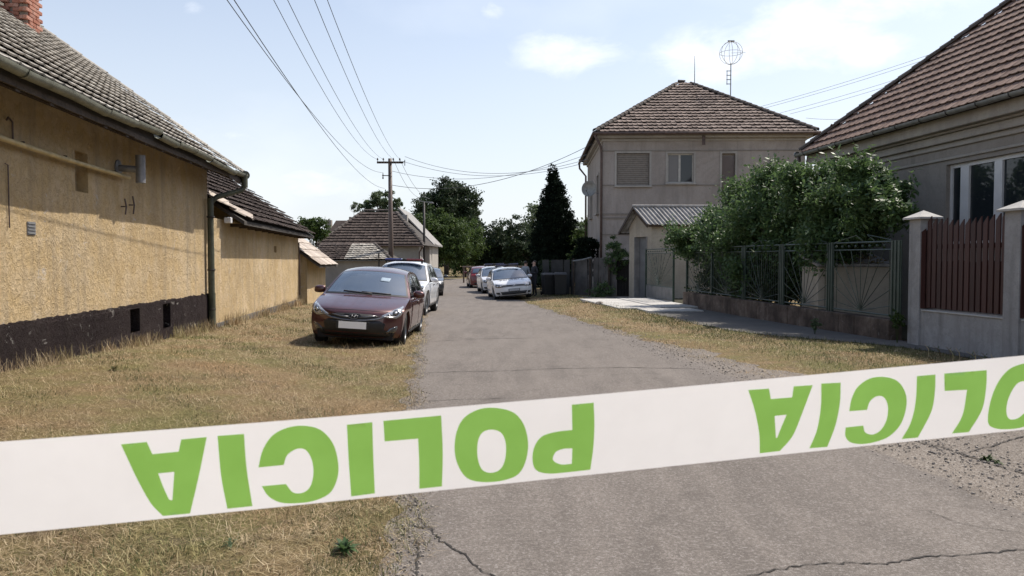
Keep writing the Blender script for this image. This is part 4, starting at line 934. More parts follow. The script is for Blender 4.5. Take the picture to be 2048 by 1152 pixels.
m = MB(); m.add([F0, F1, T1, T0, (F1.x, 50.5, F0.z), (F0.x, 50.5, F0.z)], [(0, 1, 2, 3), (1, 4, 2), (4, 5, 3, 2), (0, 5, 4, 1)]); m.build('roof', M['roof_under'], fs)
MB().b2(F0.x + .2, F1.x - .25, 45.9, 50, -.5, F0.z - .03).build('wall', M['grey_plaster_dark'], fs)
sv2 = Vector((0, 2.7, T0.z - F0.z)); L2 = sv2.length; W2_ = F1.x - F0.x; r1 = F1.x - T1.x
lft = wpt(692, 500, 46.5).x - F0.x
tiles(fs, M['tile_dark'], F0 + Vector((0, -.04, .03)), (1, 0, 0), sv2, W2_, L2, .25, .34, inside=lambda a, c: a < lft, nmax=150, wave=.015, lift=.07, jit=.02)
tiles(fs, M['tile_grey'], F0 + Vector((0, -.04, .03)), (1, 0, 0), sv2, W2_, L2, .25, .34, inside=lambda a, c: lft <= a < W2_ - r1 * c / L2, nmax=150, wave=.015, lift=.07, jit=.02)
ridge_run(fs, M['ridge_dark'], F1 + Vector((0, 0, .07)), T1 + Vector((0, 0, .07)), .34, .1)
P0 = wpt(758, 525, 45.6); MB().tube([(P0.x, 45.55, F0.z - .9), (P0.x, 45.55, F0.z + .45)], .05, 6).build('vent_pipe', M['black_iron'], fs)
dh = thing('dark_roofed_house', 'distant house showing only a plain dark roof with small chimney, leftmost in the background', 'house', (at(680, 500, 68)[0], 68, -.2), 'W')
D = [wpt(640, 492, 66), wpt(745, 492, 66), wpt(735, 441, 70), wpt(672, 441, 70)]; D[1].z = D[0].z
m = MB(); m.add(D + [Vector((D[1].x, 75, D[0].z)), Vector((D[0].x, 75, D[0].z))], [(0, 1, 2, 3), (1, 4, 2), (4, 5, 3, 2), (5, 0, 3)]); m.build('roof', M['tile_dark'], dh)
MB().b2(D[0].x + .4, D[1].x - .4, 66.4, 74, -.4, D[0].z - .02).build('wall', M['grey_plaster_dark'], dh)
q = wpt(658, 450, 69); MB().b2(q.x - .25, q.x + .25, 68.8, 69.3, 2.5, wpt(658, 440, 69).z, ch=.02).build('chimney', M['mortar'], dh)
q = wpt(701, 440, 69.5); MB().b2(q.x - .1, q.x + .1, 69.3, 69.6, 4, wpt(701, 434, 69.5).z).build('chimney', M['mortar'], dh)
q = wpt(708, 440, 69.8)
ga = thing('loop_antenna', 'faint small wire loop aerial over the distant dark roof', 'antenna', (q.x, 69.8, q.z), 'L', 0)
MB().tube([(0, 0, -.3), (0, 0, .75)], .02, 5).build('mast', M['zinc'], ga)
for k in range(3): MB().tube([(.38 * math.cos(t) * math.cos(k * 1.05), .38 * math.cos(t) * math.sin(k * 1.05), 1.1 + .38 * math.sin(t)) for t in np.linspace(0, 2 * math.pi, 17)], .010, 4, False).build('hoop', M['zinc'], ga)

# ================================================================ poles and wires
PY = 47.0; pt = at(780, 322, PY)
up = thing('utility_pole', 'dark wooden utility pole with insulator crossarm standing on the left verge', 'utility pole', (pt[0], PY, -.2), 'L', 0)
MB().tube([(0, 0, -.3), (.03, 0, 3), (0, 0, pt[2] + .35)], [.17, .15, .115], 12).build('pole', M['pole_wood'], up, smooth=True)
zc_ = pt[2] + .1
arm = MB().b2(-.80, .84, -.13, -.03, zc_ - .06, zc_ + .06).build('crossarm', M['wood_dark'], up)
ins = []
for x in (-.76, -.40, .22, .62):
    MB().lathe([(.015, 0), (.015, .08), (.05, .09), (.055, .14), (.03, .16), (.045, .2), (0, .24)], (x, -.08, zc_ + .05), 'z', 10).build('insulator', M['wood_dark'], up); ins.append((x, zc_ + .2))
m = MB(); m.tube([(.62, -.1, zc_), (.95, -.2, zc_ + .03)], .03, 6); m.tube([(.95, -.2, zc_ - .22), (.95, -.2, zc_ + .15)], .025, 6); m.build('end_bracket', M['black_iron'], up)
m = MB(); z3 = at(768, 350, PY)[2] + .15; m.tube([(0, -.1, z3), (-.42, -.14, z3)], .03, 6); m.tube([(-.42, -.14, z3 - .22), (-.42, -.14, z3 + .14)], .028, 6); m.build('side_bracket', M['black_iron'], up)
for z in (z3 - .25, z3 - .1): MB().lathe([(0, -.05), (.05, -.03), (.055, .02), (0, .05)], (-.42, -.14, z + .1), 'z', 8).build('insulator', M['wood_dark'], up)
z4 = at(768, 383, PY)[2] + .15; MB().tube([(0, -.1, z4), (-.35, -.12, z4)], .025, 6).build('side_bracket', M['black_iron'], up)
M['wire'] = simple('wire', (.05, .05, .055), .6)
M['wire_pale'] = simple('wire_pale', (.22, .23, .25), .5)
sp = at(848, 404, 56)
p2_ = thing('street_lamp_pole', 'thin dark lamp pole with short crossbar before the green tree', 'street lamp', (sp[0], 56, -.2), 'L', 0)
MB().tube([(0, 0, -.1), (0, 0, sp[2] + .2)], [.11, .075], 8).build('pole', M['black_iron'], p2_, smooth=True)
MB().tube([(-.45, 0, sp[2] + .33), (0, 0, sp[2] + .2), (.65, 0, sp[2] + .18)], .035, 6).build('crossbar', M['zinc'], p2_); MB().box((.55, 0, sp[2] + .12), (.35, .12, .08), ch=.02).build('lamp_head', M['zinc'], p2_)
wn = 0
def wire(P, Q, sag, label, r=.012, mat='wire', group=None):
    P = Vector(P); Q = Vector(Q); pts = [P.lerp(Q, t) - Vector((0, 0, sag * 4 * t * (1 - t))) for t in np.linspace(0, 1, 26)]
    return rooted(MB().tube(pts, r, 4, False), 'overhead_wire', M[mat], label, 'wire', tuple(P), group)
def solve_wire(P, tx, label, sag, z0=8.0, r=.011, mat='wire'):
    P = Vector(P); x0 = -4.0
    for _ in range(30):
        Q = Vector((x0, -2.5, z0)); best = None
        for t in np.linspace(0, 1, 400):
            q = P.lerp(Q, t) - Vector((0, 0, sag * 4 * t * (1 - t)))
            if q.y < 1: break
            c = q - Vector((0, 0, CAM_Z)); f_ = c.y * math.cos(PITCH) - c.z * math.sin(PITCH); u_ = c.y * math.sin(PITCH) + c.z * math.cos(PITCH)
            if 576 - 1500 * u_ / f_ < 0: best = (1024 + 1500 * q.x / f_, f_, t); break
        if best is None: break
        x0 -= (best[0] - tx) / 1500 * best[1] / max(best[2], .3)
    wire(P, (x0, -2.5, z0), sag, label, r, mat, 'wires running up to the left from the utility pole')
bx, bz = pt[0], 0
solve_wire((pt[0] - .42, PY, z3 + .0), 453, 'leftmost of the six wires rising to the top edge', 1.5, 7.2, .009)
solve_wire((pt[0] - .35, PY, z4 + .05), 468, 'second wire from the left, beside the leftmost one', 1.3, 6.8, .009)
solve_wire((pt[0] - .76, PY, zc_ + .0), 547, 'third of the six rising wires from the left', 1.6, 8.6, .008)
solve_wire((pt[0] - .40, PY, zc_ + .0), 575, 'fourth of the six rising wires from the left', 1.5, 8.6, .008)
solve_wire((pt[0] + .22, PY, zc_ + .0), 627, 'fifth of the six rising wires from the left', 1.4, 8.6, .008)
solve_wire((pt[0] + .62, PY, zc_ + .0), 653, 'rightmost of the six wires rising to the top edge', 1.3, 8.6, .008)
eh = at(1190, 286, 36.5); eh2 = at(1196, 318, 36.3)
px_ = pt[0] + .95
wire((px_, PY - .2, zc_ + .15), at(1176, 318, 40), .9, 'topmost sagging wire from pole crossarm to two-storey house', .012, 'wire_pale', 'wires from the pole to the two-storey house')
wire((px_, PY - .2, zc_ - .18), at(1176, 324, 40), .8, 'second sagging wire from pole crossarm to two-storey house', .012, 'wire_pale', 'wires from the pole to the two-storey house')
wire((pt[0] + .1, PY, z3 + .1), at(1174, 309, 40), .85, 'straight-looking wire leaving the pole just under its crossarm', .012, 'wire_pale', 'wires from the pole to the two-storey house')
wire((pt[0] + .1, PY, z4 + .25), at(1190, 285, 38), 1.0, 'lowest wire leaving the pole and climbing to the house eave', .014, 'wire', 'wires from the pole to the two-storey house')
wire((pt[0] + .22, PY, zc_), (sp[0] - .3, 56, sp[2] + .3), .5, 'upper short wire between wooden pole and lamp pole', .012, 'wire_pale', 'wires between the two poles')
wire((pt[0] + .62, PY, zc_), (sp[0] + .4, 56, sp[2] + .25), .5, 'lower short wire between wooden pole and lamp pole', .012, 'wire_pale', 'wires between the two poles')
for k, (a, b) in enumerate((((1522, 213), (1860, 104)), ((1526, 217), (1862, 112)), ((1560, 226), (1862, 133)), ((1580, 228), (1862, 141)), ((1612, 236), (1700, 228)))):
    wire(at(a[0], a[1], 48 if k < 4 else 42), at(b[0] + (260 if k < 4 else 100), b[1] - (90 if k < 4 else 9), 40), .25, ['highest faint wire behind the right house roof', 'faint wire just below the highest behind the right roof', 'third faint wire behind the right house roof', 'fourth faint wire behind the right house roof', 'short lowest faint wire between the two right houses'][k], .010, 'wire_pale', 'faint wires behind the right houses')
# ================================================================ vehicles
def paint(name, c, metal=.3, rough=.35, coat=1.0):
    t = NT(name); n_ = t.noise(t.co('O'), 4, 4); col = t.ramp(n_, [(.3, tuple(x * .85 for x in c)), (.7, c)])
    d = t.noise(t.co('O'), 2.2, 5, .6); t.l(t.ramp(d, [(.35, rough * .8), (.7, rough * 1.35)]), t.b.inputs['Roughness']); t.b.inputs['Coat Roughness'].default_value = .06
    return t.set(col, None, metal, .5, coat)
M['paint_maroon'] = paint('paint_maroon', (.085, .024, .022), .40, .34)
M['paint_white'] = paint('paint_white', (.74, .75, .77), 0, .35)
M['paint_dark'] = paint('paint_dark', (.05, .055, .06), .4, .35)
M['paint_red'] = paint('paint_red', (.13, .010, .012), .1, .4)
M['car_glass'] = glassmat('car_glass', (.065, .092, .13), .05, .6, 2.1, 'O')  # blue base tone paints in the sky reflected by the screens
M['side_glass'] = glassmat('side_glass', (.010, .011, .013), .05, .5, 1.5, 'O')
M['tyre'] = simple('tyre', (.018, .018, .019), .85, .2, 9, co='O')
M['rim'] = simple('rim', (.17, .175, .18), .42, .1, 6, metal=.8, co='O')
M['trim'] = simple('trim', (.014, .014, .015), .55, .2, 6, co='O')
M['chrome'] = simple('chrome', (.62, .62, .63), .22, .05, 5, metal=.9, co='O')
M['dull_chrome'] = simple('dull_chrome', (.16, .16, .17), .35, .1, 5, metal=.6, co='O')
M['lamp_glass'] = simple('lamp_glass', (.34, .35, .37), .08, .35, 14, metal=.45, coat=1, co='O')
M['lamp_dark'] = simple('lamp_dark', (.055, .057, .06), .1, .3, 12, metal=.3, coat=1, co='O')
M['lamp_red'] = simple('lamp_red', (.30, .01, .012), .12, .2, 10, coat=1, co='O')
M['plate_white'] = simple('plate_white', (.88, .88, .88), .5, .02, 5, co='O')
M['plate_grey'] = simple('plate_grey', (.40, .41, .43), .5, .1, 8, co='O')
M['paper'] = simple('paper', (.26, .33, .40), .6, .05, 8, co='O')
M['bar_blue'] = simple('bar_blue', (.010, .028, .16), .12, .3, 9, coat=1, co='O')
M['bar_navy'] = simple('bar_navy', (.012, .016, .05), .2, .3, 9, coat=1, co='O')
M['bar_red'] = simple('bar_red', (.11, .008, .016), .12, .3, 9, coat=1, co='O')
M['stripe_green'] = simple('stripe_green', (.10, .42, .06), .4, .05, 8, co='O')
M['ink'] = simple('ink', (.02, .02, .022), .5, .05, 8, co='O')
def catmull(P, k=5):
    P = [np.array(p, float) for p in P]; out = []
    for i in range(len(P) - 1):
        p1, p2 = P[i], P[i + 1]; p0 = P[i - 1] if i else 2 * p1 - p2; p3 = P[i + 2] if i + 2 < len(P) else 2 * p2 - p1
        # chord-limited tangents: keeps tight corners from overshooting
        d1 = np.linalg.norm(p2 - p1); m1 = (p2 - p0); m2 = (p3 - p1)
        m1 = m1 / max(np.linalg.norm(m1), 1e-6) * d1 * .9; m2 = m2 / max(np.linalg.norm(m2), 1e-6) * d1 * .9
        for j in range(k):
            t = j / k; h = 2 * t ** 3 - 3 * t * t + 1, t ** 3 - 2 * t * t + t, -2 * t ** 3 + 3 * t * t, t ** 3 - t * t
            out.append(h[0] * p1 + h[1] * m1 + h[2] * p2 + h[3] * m2)
    out.append(P[-1]); return out
def inside_poly(x, y, poly):
    c = False; j = len(poly) - 1
    for i in range(len(poly)):
        a, b = poly[i], poly[j]
        if (a[1] > y) != (b[1] > y) and x < (b[0] - a[0]) * (y - a[1]) / (b[1] - a[1]) + a[0]: c = not c
        j = i
    return c
def fill2d(loops, step):
    """Triangulate an outline (first loop) with holes; grid points inside keep it supple."""
    pts = []; edges = []
    for lp in loops:
        n0 = len(pts); q = []
        for i in range(len(lp)):
            a, b = lp[i], lp[(i + 1) % len(lp)]; d = math.dist(a[:2], b[:2]); k = max(1, int(d / step))
            for j in range(k): q.append((a[0] + (b[0] - a[0]) * j / k, a[1] + (b[1] - a[1]) * j / k))
        pts += q; edges += [(n0 + i, n0 + (i + 1) % len(q)) for i in range(len(q))]
    nb = len(pts)
    xs = [p[0] for p in loops[0]]; ys = [p[1] for p in loops[0]]
    def ok(x, y): return inside_poly(x, y, loops[0]) and not any(inside_poly(x, y, h) for h in loops[1:])
    x = min(xs) + step * .5
    while x < max(xs):
        y = min(ys) + step * .5
        while y < max(ys):
            if ok(x, y) and min((p[0] - x) ** 2 + (p[1] - y) ** 2 for p in pts[:nb]) > (step * .4) ** 2: pts.append((x, y))
            y += step
        x += step
    V, E, Fc, ov, oe, of_ = geometry.delaunay_2d_cdt([Vector(p) for p in pts], edges, [], 0, 1e-6)
    Fk = []
    for f in Fc:
        cx = sum(V[i].x for i in f) / 3; cy_ = sum(V[i].y for i in f) / 3
        if ok(cx, cy_): Fk.append(tuple(f))
    be = {}
    for f in Fk:
        for i in range(3):
            e = (f[i], f[(i + 1) % 3]); be[tuple(sorted(e))] = be.get(tuple(sorted(e)), []) + [e]
    border = [v[0] for v in be.values() if len(v) == 1]
    return [(v.x, v.y) for v in V], Fk, border
def surf_patch(loops, step, fn, th=.012):
    V2, Fk, border = fill2d(loops, step); V = [fn(a, b, 0) for a, b in V2]; n = len(V)
    W_ = [fn(a, b, -th) for a, b in V2]
    used = sorted({i for e in border for i in e}); mp = {i: n + k for k, i in enumerate(used)}
    V += [W_[i] for i in used]
    Fc = list(Fk) + [(a, mp[a], mp[b], b) for a, b in border]
    return MB().add(V, Fc)
class Car:
    def __init__(s, spec, root, mat):
        s.p = spec; s.root = root; L_ = spec['L']; s.L = L_; s.W = spec['W']
        c = catmull(spec['c'], 6); e = catmull(spec['e'], 6); s.cp, s.ep = c, e
        nv = 11; V = []; Fc = []
        for i in range(len(c)):
            ye_ = s.side(e[i][0], e[i][1])
            for j in range(-nv, nv + 1):
                v = j / nv; a = abs(v); pl_ = spec.get('px', 2.6); pz = spec.get('pz', 2.4)
                V.append((ye_ * v, c[i][0] + (e[i][0] - c[i][0]) * a ** pl_ - L_ / 2, c[i][1] + (e[i][1] - c[i][1]) * a ** pz))
        k = 2 * nv + 1; Fc = [(i * k + j, i * k + j + 1, (i + 1) * k + j + 1, (i + 1) * k + j) for i in range(len(c) - 1) for j in range(k - 1)]
        # sides
        e0 = min(q[0] for q in e); e1 = max(q[0] for q in e); em = [q for q in e]
        fx, rx_ = spec['axles']; Ra = spec['arch']; sill = spec.get('sill', .20)
        ls = np.unique(np.concatenate([np.linspace(e0, e1, 60), np.linspace(fx - Ra, fx + Ra, 25), np.linspace(rx_ - Ra, rx_ + Ra, 25)])); ls = ls[(ls >= e0) & (ls <= e1)]
        topz = []
        ex_ = [q[0] for q in e]; ez_ = [q[1] for q in e]
        for l in ls:
            best = 0
            for a, b in zip(e[:-1], e[1:]):
                lo, hi = min(a[0], b[0]), max(a[0], b[0])
                if lo - 1e-6 <= l <= hi + 1e-6:
                    z = max(a[1], b[1]) if hi - lo < 1e-5 else a[1] + (b[1] - a[1]) * (l - a[0]) / (b[0] - a[0])
                    best = max(best, z)
            topz.append(best)
        nr = 13; zlow = []
        for l in ls:
            z = sill
            for ax_ in (fx, rx_):
                d = abs(l - ax_)
                if d < Ra: z = max(z, spec['R'] + math.sqrt(max(Ra * Ra - d * d, 0)))
            zlow.append(z)
        for sgn in (-1, 1):
            n0 = len(V)
            for l, zt_, zl_ in zip(ls, topz, zlow):
                for r in range(nr):
                    z = zl_ + (zt_ - zl_) * r / (nr - 1); V.append((sgn * s.side(l, z), l - L_ / 2, z))
            for i in range(len(ls) - 1):
                for r in range(nr - 1):
                    q = (n0 + i * nr + r, n0 + (i + 1) * nr + r, n0 + (i + 1) * nr + r + 1, n0 + i * nr + r + 1); Fc.append(q if sgn > 0 else q[::-1])
            # arch lips
            n1 = len(V)
            for l, zl_ in zip(ls, zlow): V.append((sgn * (s.side(l, zl_) - .05), l - L_ / 2, zl_ + .0))
            for i in range(len(ls) - 1): Fc.append((n0 + i * nr, n1 + i, n1 + i + 1, n0 + (i + 1) * nr))
        s.V, s.F = V, Fc
        o = MB().add(V, Fc).build('body', mat, root, smooth=True, recalc=True, auto=38); s.body = o
        s.bvh = BVHTree.FromPolygons([Vector(v) for v in V], Fc)
        # underbody
        MB().b2(-s.W / 2 + .20, s.W / 2 - .20, -L_ / 2 + .25, L_ / 2 - .25, .16, .62).build('underbody', M['void'], root)
        # wheels
        R = spec['R']; wt_ = .21
        for ax_ in (fx, rx_):
            for sg in (-1, 1):
                wc = (sg * (s.W / 2 - wt_ / 2 - .035), ax_ - L_ / 2, R); w_ = bpy.data.objects.new('wheel', None); COL.objects.link(w_); w_.parent = root; w_.location = wc
                if ax_ == fx and spec.get('steer'): w_.rotation_euler = (0, 0, spec['steer'])
                BASE[w_.name] = (0, 0, 0)
                h = wt_ / 2
                m = MB(); m.lathe([(R * .64, -h), (R * .93, -h), (R, -h * .8), (R, h * .8), (R * .93, h), (R * .64, h), (R * .62, h * .5), (R * .62, -h * .5), (R * .64, -h)], (0, 0, 0), 'x', 32); m.build('tyre', M['tyre'], w_, smooth=True, auto=40)
                m = MB(); q = sg * h
                m.lathe([(R * .63, q * .2), (R * .63, q * .92), (R * .60, q * .98), (R * .58, q * .80), (R * .56, q * .2)], (0, 0, 0), 'x', 32)
                for k in range(5 if spec.get('spokes', 5) == 5 else 10):
                    a = 2 * math.pi * k / spec.get('spokes', 5); Rm = Matrix.Rotation(a, 3, 'X'); ww = .042 if spec.get('spokes', 5) == 5 else .022
                    m.add([Rm @ Vector(p) for p in ((q * .78, -ww, .03), (q * .78, ww, .03), (q * .86, ww * 1.3, R * .60), (q * .86, -ww * 1.3, R * .60), (q * .55, -ww, .03), (q * .55, ww, .03), (q * .6, ww, R * .60), (q * .6, -ww, R * .60))], [(0, 1, 2, 3), (4, 5, 6, 7), (0, 3, 7, 4), (1, 2, 6, 5)])
                m.lathe([(0, q * .85), (.05, q * .85), (.055, q * .5)], (0, 0, 0), 'x', 14); m.build('rim', M['rim'], w_)
                MB().lathe([(0, q * .25), (R * .60, q * .25)], (0, 0, 0), 'x', 20).build('brake_disc', M['void'], w_)
    def side(s, l, z):
        sp = s.p; L_ = sp['L']; w_ = sp['W'] / 2; fl_, rl = sp.get('tf', 1.35), sp.get('tr', 1.2)
        if l < fl_: w_ *= 1 - sp.get('af', .10) * ((fl_ - l) / fl_) ** 2.2
        if l > L_ - rl: w_ *= 1 - sp.get('ar', .09) * ((l - L_ + rl) / rl) ** 2.2
        zb = sp['belt']
        if z < .5: f = 1 - .10 * ((.5 - z) / .4) ** 2
        elif z < zb: f = 1 - .035 * ((z - .5) / (zb - .5)) ** 2 + .012 * math.exp(-((z - zb * .78) / .05) ** 2)
        else: f = .965
        y = w_ * f
        if z > zb: y -= (z - zb) * sp.get('tumble', .40) + .12 * (z - zb) ** 2
        return y
    def front(s, off=.004, rear=False, ymax=None):
        d = Vector((0, 1 if not rear else -1, 0)); y0 = -s.L / 2 - 1 if not rear else s.L / 2 + 1
        def fn(x, z, o):
            h, n, i, _ = s.bvh.ray_cast(Vector((x, y0, z)), d)
            if h is None: h, n, i, _ = s.bvh.find_nearest(Vector((x, -s.L / 2 * (1 if not rear else -1), z)))
            if n.dot(d) > 0: n = -n
            return h + n * (off + o)
        return fn
    def topf(s, off=.004):
        def fn(x, l, o):
            h, n, i, _ = s.bvh.ray_cast(Vector((x, l - s.L / 2, 3)), Vector((0, 0, -1)))
            if n.z < 0: n = -n
            return h + n * (off + o)
        return fn
    def sidef(s, sg, off=.005):
        def fn(l, z, o): return Vector((sg * (s.side(l, z) + off + o), l - s.L / 2, z))
        return fn
    def part(s, name, loops, fn, mat, step=.06, th=.012, parent=None, smooth=True):
        if loops and isinstance(loops[0][0], (int, float)): loops = [loops]
        return surf_patch(loops, step, fn, th).build(name, mat, parent or s.root, smooth=smooth)
    def along(s, i0, i1, vmax, name, mat, off=.006, rows=None):
        """Glass laid on the surface between two stations of the profile."""
        n = 14; V = []; Fc = []; sp = s.p; C_ = Vector((0, 0, .7))
        idx = np.linspace(i0 * 6, i1 * 6, 14)
        def P(t, v):
            i = int(min(t, len(s.cp) - 1.001)); f = t - i; c = s.cp[i] * (1 - f) + s.cp[i + 1] * f; e = s.ep[i] * (1 - f) + s.ep[i + 1] * f; ye_ = s.side(e[0], e[1]); a = abs(v)
            return Vector((ye_ * v, c[0] + (e[0] - c[0]) * a ** sp.get('px', 2.6) - s.L / 2, c[1] + (e[1] - c[1]) * a ** sp.get('pz', 2.4)))
        for t in idx:
            for j in range(-n, n + 1):
                v = vmax * j / n; p = P(t, v); a = P(t + .3, v) - P(t - .3, v); b = P(t, min(v + .02, 1)) - P(t, max(v - .02, -1)); nn = a.cross(b).normalized()
                if nn.dot(p - C_) < 0: nn = -nn
                V.append(p + nn * off)
        k = 2 * n + 1; Fc = [(i * k + j, i * k + j + 1, (i + 1) * k + j + 1, (i + 1) * k + j) for i in range(len(idx) - 1) for j in range(k - 1)]
        return MB().add(V, Fc).build(name, mat, s.root, smooth=True)
def mirror(poly): return [(-a, b) for a, b in poly][::-1]
def hatch(root, mat, kind='i', light=None, tilt=None):
    base_c = [(.16, .20), (.05, .29), (.0, .42), (.012, .55), (.05, .655), (.15, .72), (.45, .805), (.80, .885), (1.04, .935), (1.38, 1.135), (1.72, 1.325), (1.98, 1.41), (2.40, 1.462), (2.90, 1.465), (3.40, 1.43), (3.78, 1.36), (4.02, 1.16), (4.16, .98), (4.22, .84), (4.28, .62), (4.3, .45), (4.22, .22)]
    base_e = [(.42, .20), (.40, .29), (.40, .42), (.40, .55), (.40, .66), (.48, .735), (.75, .81), (1.02, .868), (1.25, .915), (1.60, 1.11), (1.93, 1.285), (2.15, 1.345), (2.48, 1.385), (2.92, 1.39), (3.35, 1.36), (3.66, 1.29), (3.88, 1.10), (4.0, .96), (4.05, .84), (4.08, .62), (4.08, .45), (4.08, .22)]
    if kind == 'i': sp = dict(L=4.3, W=1.78, c=base_c, e=base_e, axles=(.86, 3.51), R=.315, arch=.365, belt=.905, steer=rad(4))
    elif kind == 'g':
        f = 4.26 / 4.3
        c = [(a * f, b) for a, b in base_c]; e = [(a * f, b) for a, b in base_e]
        c[3] = (.005, .56); c[4] = (.03, .66); c[5] = (.12, .76); c[6] = (.42, .86); c[7] = (.8, .94); e[4] = (.36, .68); e[5] = (.44, .78); e[6] = (.72, .86); e[7] = (1.0, .91)
        for k in (0, 1, 2, 3): e[k] = (.36, e[k][1])
        sp = dict(L=4.26, W=1.80, c=c, e=e, axles=(.85, 3.48), R=.315, arch=.355, belt=.93, af=.07, px=3.2, tumble=.36)
    else:      # tall
        f = 4.48 / 4.3
        def zz(z): return .26 + (z - .2) * 1.145 if z > .2 else .26
        c = [(a * f, zz(b)) for a, b in base_c]; e = [(a * f, zz(b)) for a, b in base_e]
        c[4] = (.04, .80); c[5] = (.10, .90); c[6] = (.42, 1.0); c[7] = (.8, 1.06); e[4] = (.40, .82); e[5] = (.46, .91); e[6] = (.75, .98); e[7] = (1.05, 1.02)
        sp = dict(L=4.48, W=1.86, c=c, e=e, axles=(.90, 3.57), R=.36, arch=.42, belt=1.05, af=.08, px=3.0, sill=.28, tumble=.34)
    car = Car(sp, root, mat); zf = 1 if kind != 's' else 1.145
    L_ = sp['L']
    # glass: black border then glass
    car.along(8.0, 10.6, .955, 'windscreen_border', M['trim'], .004)
    ws = car.along(8.15, 10.45, .92, 'windscreen', M['car_glass'], .007)
    car.along(15.25, 16.75, .86, 'rear_window', M['car_glass'], .006)
    fz = lambda z: z if kind != 's' else .26 + (z - .2) * 1.145
    k_ = L_ / 4.3
    for sg in (-1, 1):
        sf_ = car.sidef(sg, .006); b = sp['belt'] + .015
        topl = [(1.78, 1.13), (2.02, 1.255), (2.25, 1.315), (2.55, 1.34), (2.95, 1.345), (3.30, 1.315), (3.55, 1.245), (3.72, 1.10), (3.80, b / (zf if kind == 's' else 1) + .06)]
        win_all = [(1.50 * k_, b), (1.58 * k_, fz(1.03))] + [(a * k_, fz(z)) for a, z in topl[:-1]] + [(3.80 * k_, b + .04), (3.6 * k_, b + .01)]
        car.part('window_surround', win_all, sf_, M['trim'], .12, .012)
        for (l0, l1) in ((1.66, 2.50), (2.60, 3.36)):
            P = []
            for l in np.linspace(l0, l1, 8):
                zt_ = np.interp(l, [1.5, 1.58, 1.78, 2.02, 2.25, 2.55, 2.95, 3.3, 3.55], [.99, 1.03, 1.13, 1.255, 1.315, 1.34, 1.345, 1.315, 1.245]); P.append((l * k_, fz(zt_) - .035))
            P = [(l0 * k_, b + .02)] + P + [(l1 * k_, b + .02)]
            car.part('side_window', P, car.sidef(sg, .010), M['side_glass'], .12, .008)
        # doors
        for (l0, l1) in ((1.36, 2.52), (2.56, 3.40)):
            z0 = sp.get('sill', .2) + .07; P = [(l0 * k_, z0), (l1 * k_, z0), (l1 * k_, b - .02), (l0 * k_ + .06, b - .03)] if l0 < 2 else [(l0 * k_, z0), ((l1 - .28) * k_, z0), (l1 * k_, z0 + .38), (l1 * k_, b - .02), (l0 * k_, b - .02)]
            d_ = car.part('door', P, car.sidef(sg, .006), mat, .10, .010)
            hz_ = b - .12; MB().b2(sg * (car.side(l1 * k_ - .2, hz_) + .012), sg * (car.side(l1 * k_ - .2, hz_) + .035), (l1 - .30) * k_ - L_ / 2, (l1 - .12) * k_ - L_ / 2, hz_ - .014, hz_ + .014, ch=.004).build('handle', mat if kind != 's' else M['trim'], d_)
        car.part('sill_strip', [(1.25 * k_, sp.get('sill', .2) + .005), (3.12 * k_, sp.get('sill', .2) + .005), (3.12 * k_, sp.get('sill', .2) + .06), (1.25 * k_, sp.get('sill', .2) + .06)], car.sidef(sg, .008), M['trim'], .2, .01)
        # mirror
        mm = MB(); zz_ = b + .055; yb_ = 1.52 * k_ - L_ / 2; xo = car.side(1.52 * k_, b)
        bmx = bmesh.new(); bmesh.ops.create_icosphere(bmx, subdivisions=3, radius=1)
        for v in bmx.verts:
            x, y, z = v.co; v.co = Vector((sg * (xo + .14 + .115 * math.copysign(abs(x) ** .75, x)), yb_ + .065 * y * (1 if y < 0 else .55), zz_ + .075 * math.copysign(abs(z) ** .8, z) - .012 * x))
        mi = MB().add([v.co for v in bmx.verts], [[v.index for v in f.verts] for f in bmx.faces]); bmx.free(); mir = mi.build('wing_mirror', mat, root, smooth=True)
        MB().tube([(sg * (xo - .03), yb_ + .01, zz_ - .05), (sg * (xo + .08), yb_ + .01, zz_ - .04)], .028, 8).build('mirror_arm', M['trim'], mir)
    fr = car.front(.005)
    if kind == 'i':
        car.part('lower_front', [[(-.70, .225), (.70, .225), (.72, .30), (.54, .36), (.56, .47), (.46, .525), (-.46, .525), (-.56, .47), (-.54, .36), (-.72, .30)]], fr, M['trim'], .07)  # black panel spread past the intake to paint in the bumper's shade
        car.part('grille', [[(-.47, .60), (-.36, .535), (.36, .535), (.47, .60), (.30, .632), (0, .645), (-.30, .632)]], fr, M['trim'], .06)
        bar = [(-.60, .625), (-.42, .568), (-.22, .538), (0, .530), (.22, .538), (.42, .568), (.60, .625), (.58, .592), (.42, .535), (.22, .508), (0, .50), (-.22, .508), (-.42, .535), (-.58, .592)]
        car.part('chrome_bar', [bar], car.front(.016), M['dull_chrome'], .07, .02)
        bar2 = [(-.40, .622), (-.22, .592), (-.09, .585), (-.09, .567), (-.22, .572), (-.40, .602)]
        for q in (bar2, mirror(bar2)): car.part('chrome_bar', [q], car.front(.012), M['dull_chrome'], .07, .02)
        rim_ = [(.085 * math.cos(t), .580 + .045 * math.sin(t)) for t in np.linspace(0, 2 * math.pi, 25)[:-1]]; hol = [(.073 * math.cos(t), .580 + .034 * math.sin(t)) for t in np.linspace(0, 2 * math.pi, 25)[:-1]]
        em = car.part('emblem', [rim_, hol], car.front(.024), M['dull_chrome'], .03, .012)
        for q in ([(-.048, .555), (-.034, .553), (-.012, .606), (-.028, .606)], [(.012, .554), (.028, .554), (.048, .605), (.034, .607)], [(-.034, .572), (.030, .582), (.032, .592), (-.030, .583)]): car.part('emblem_stroke', [q], car.front(.026), M['dull_chrome'], .03, .01, em)
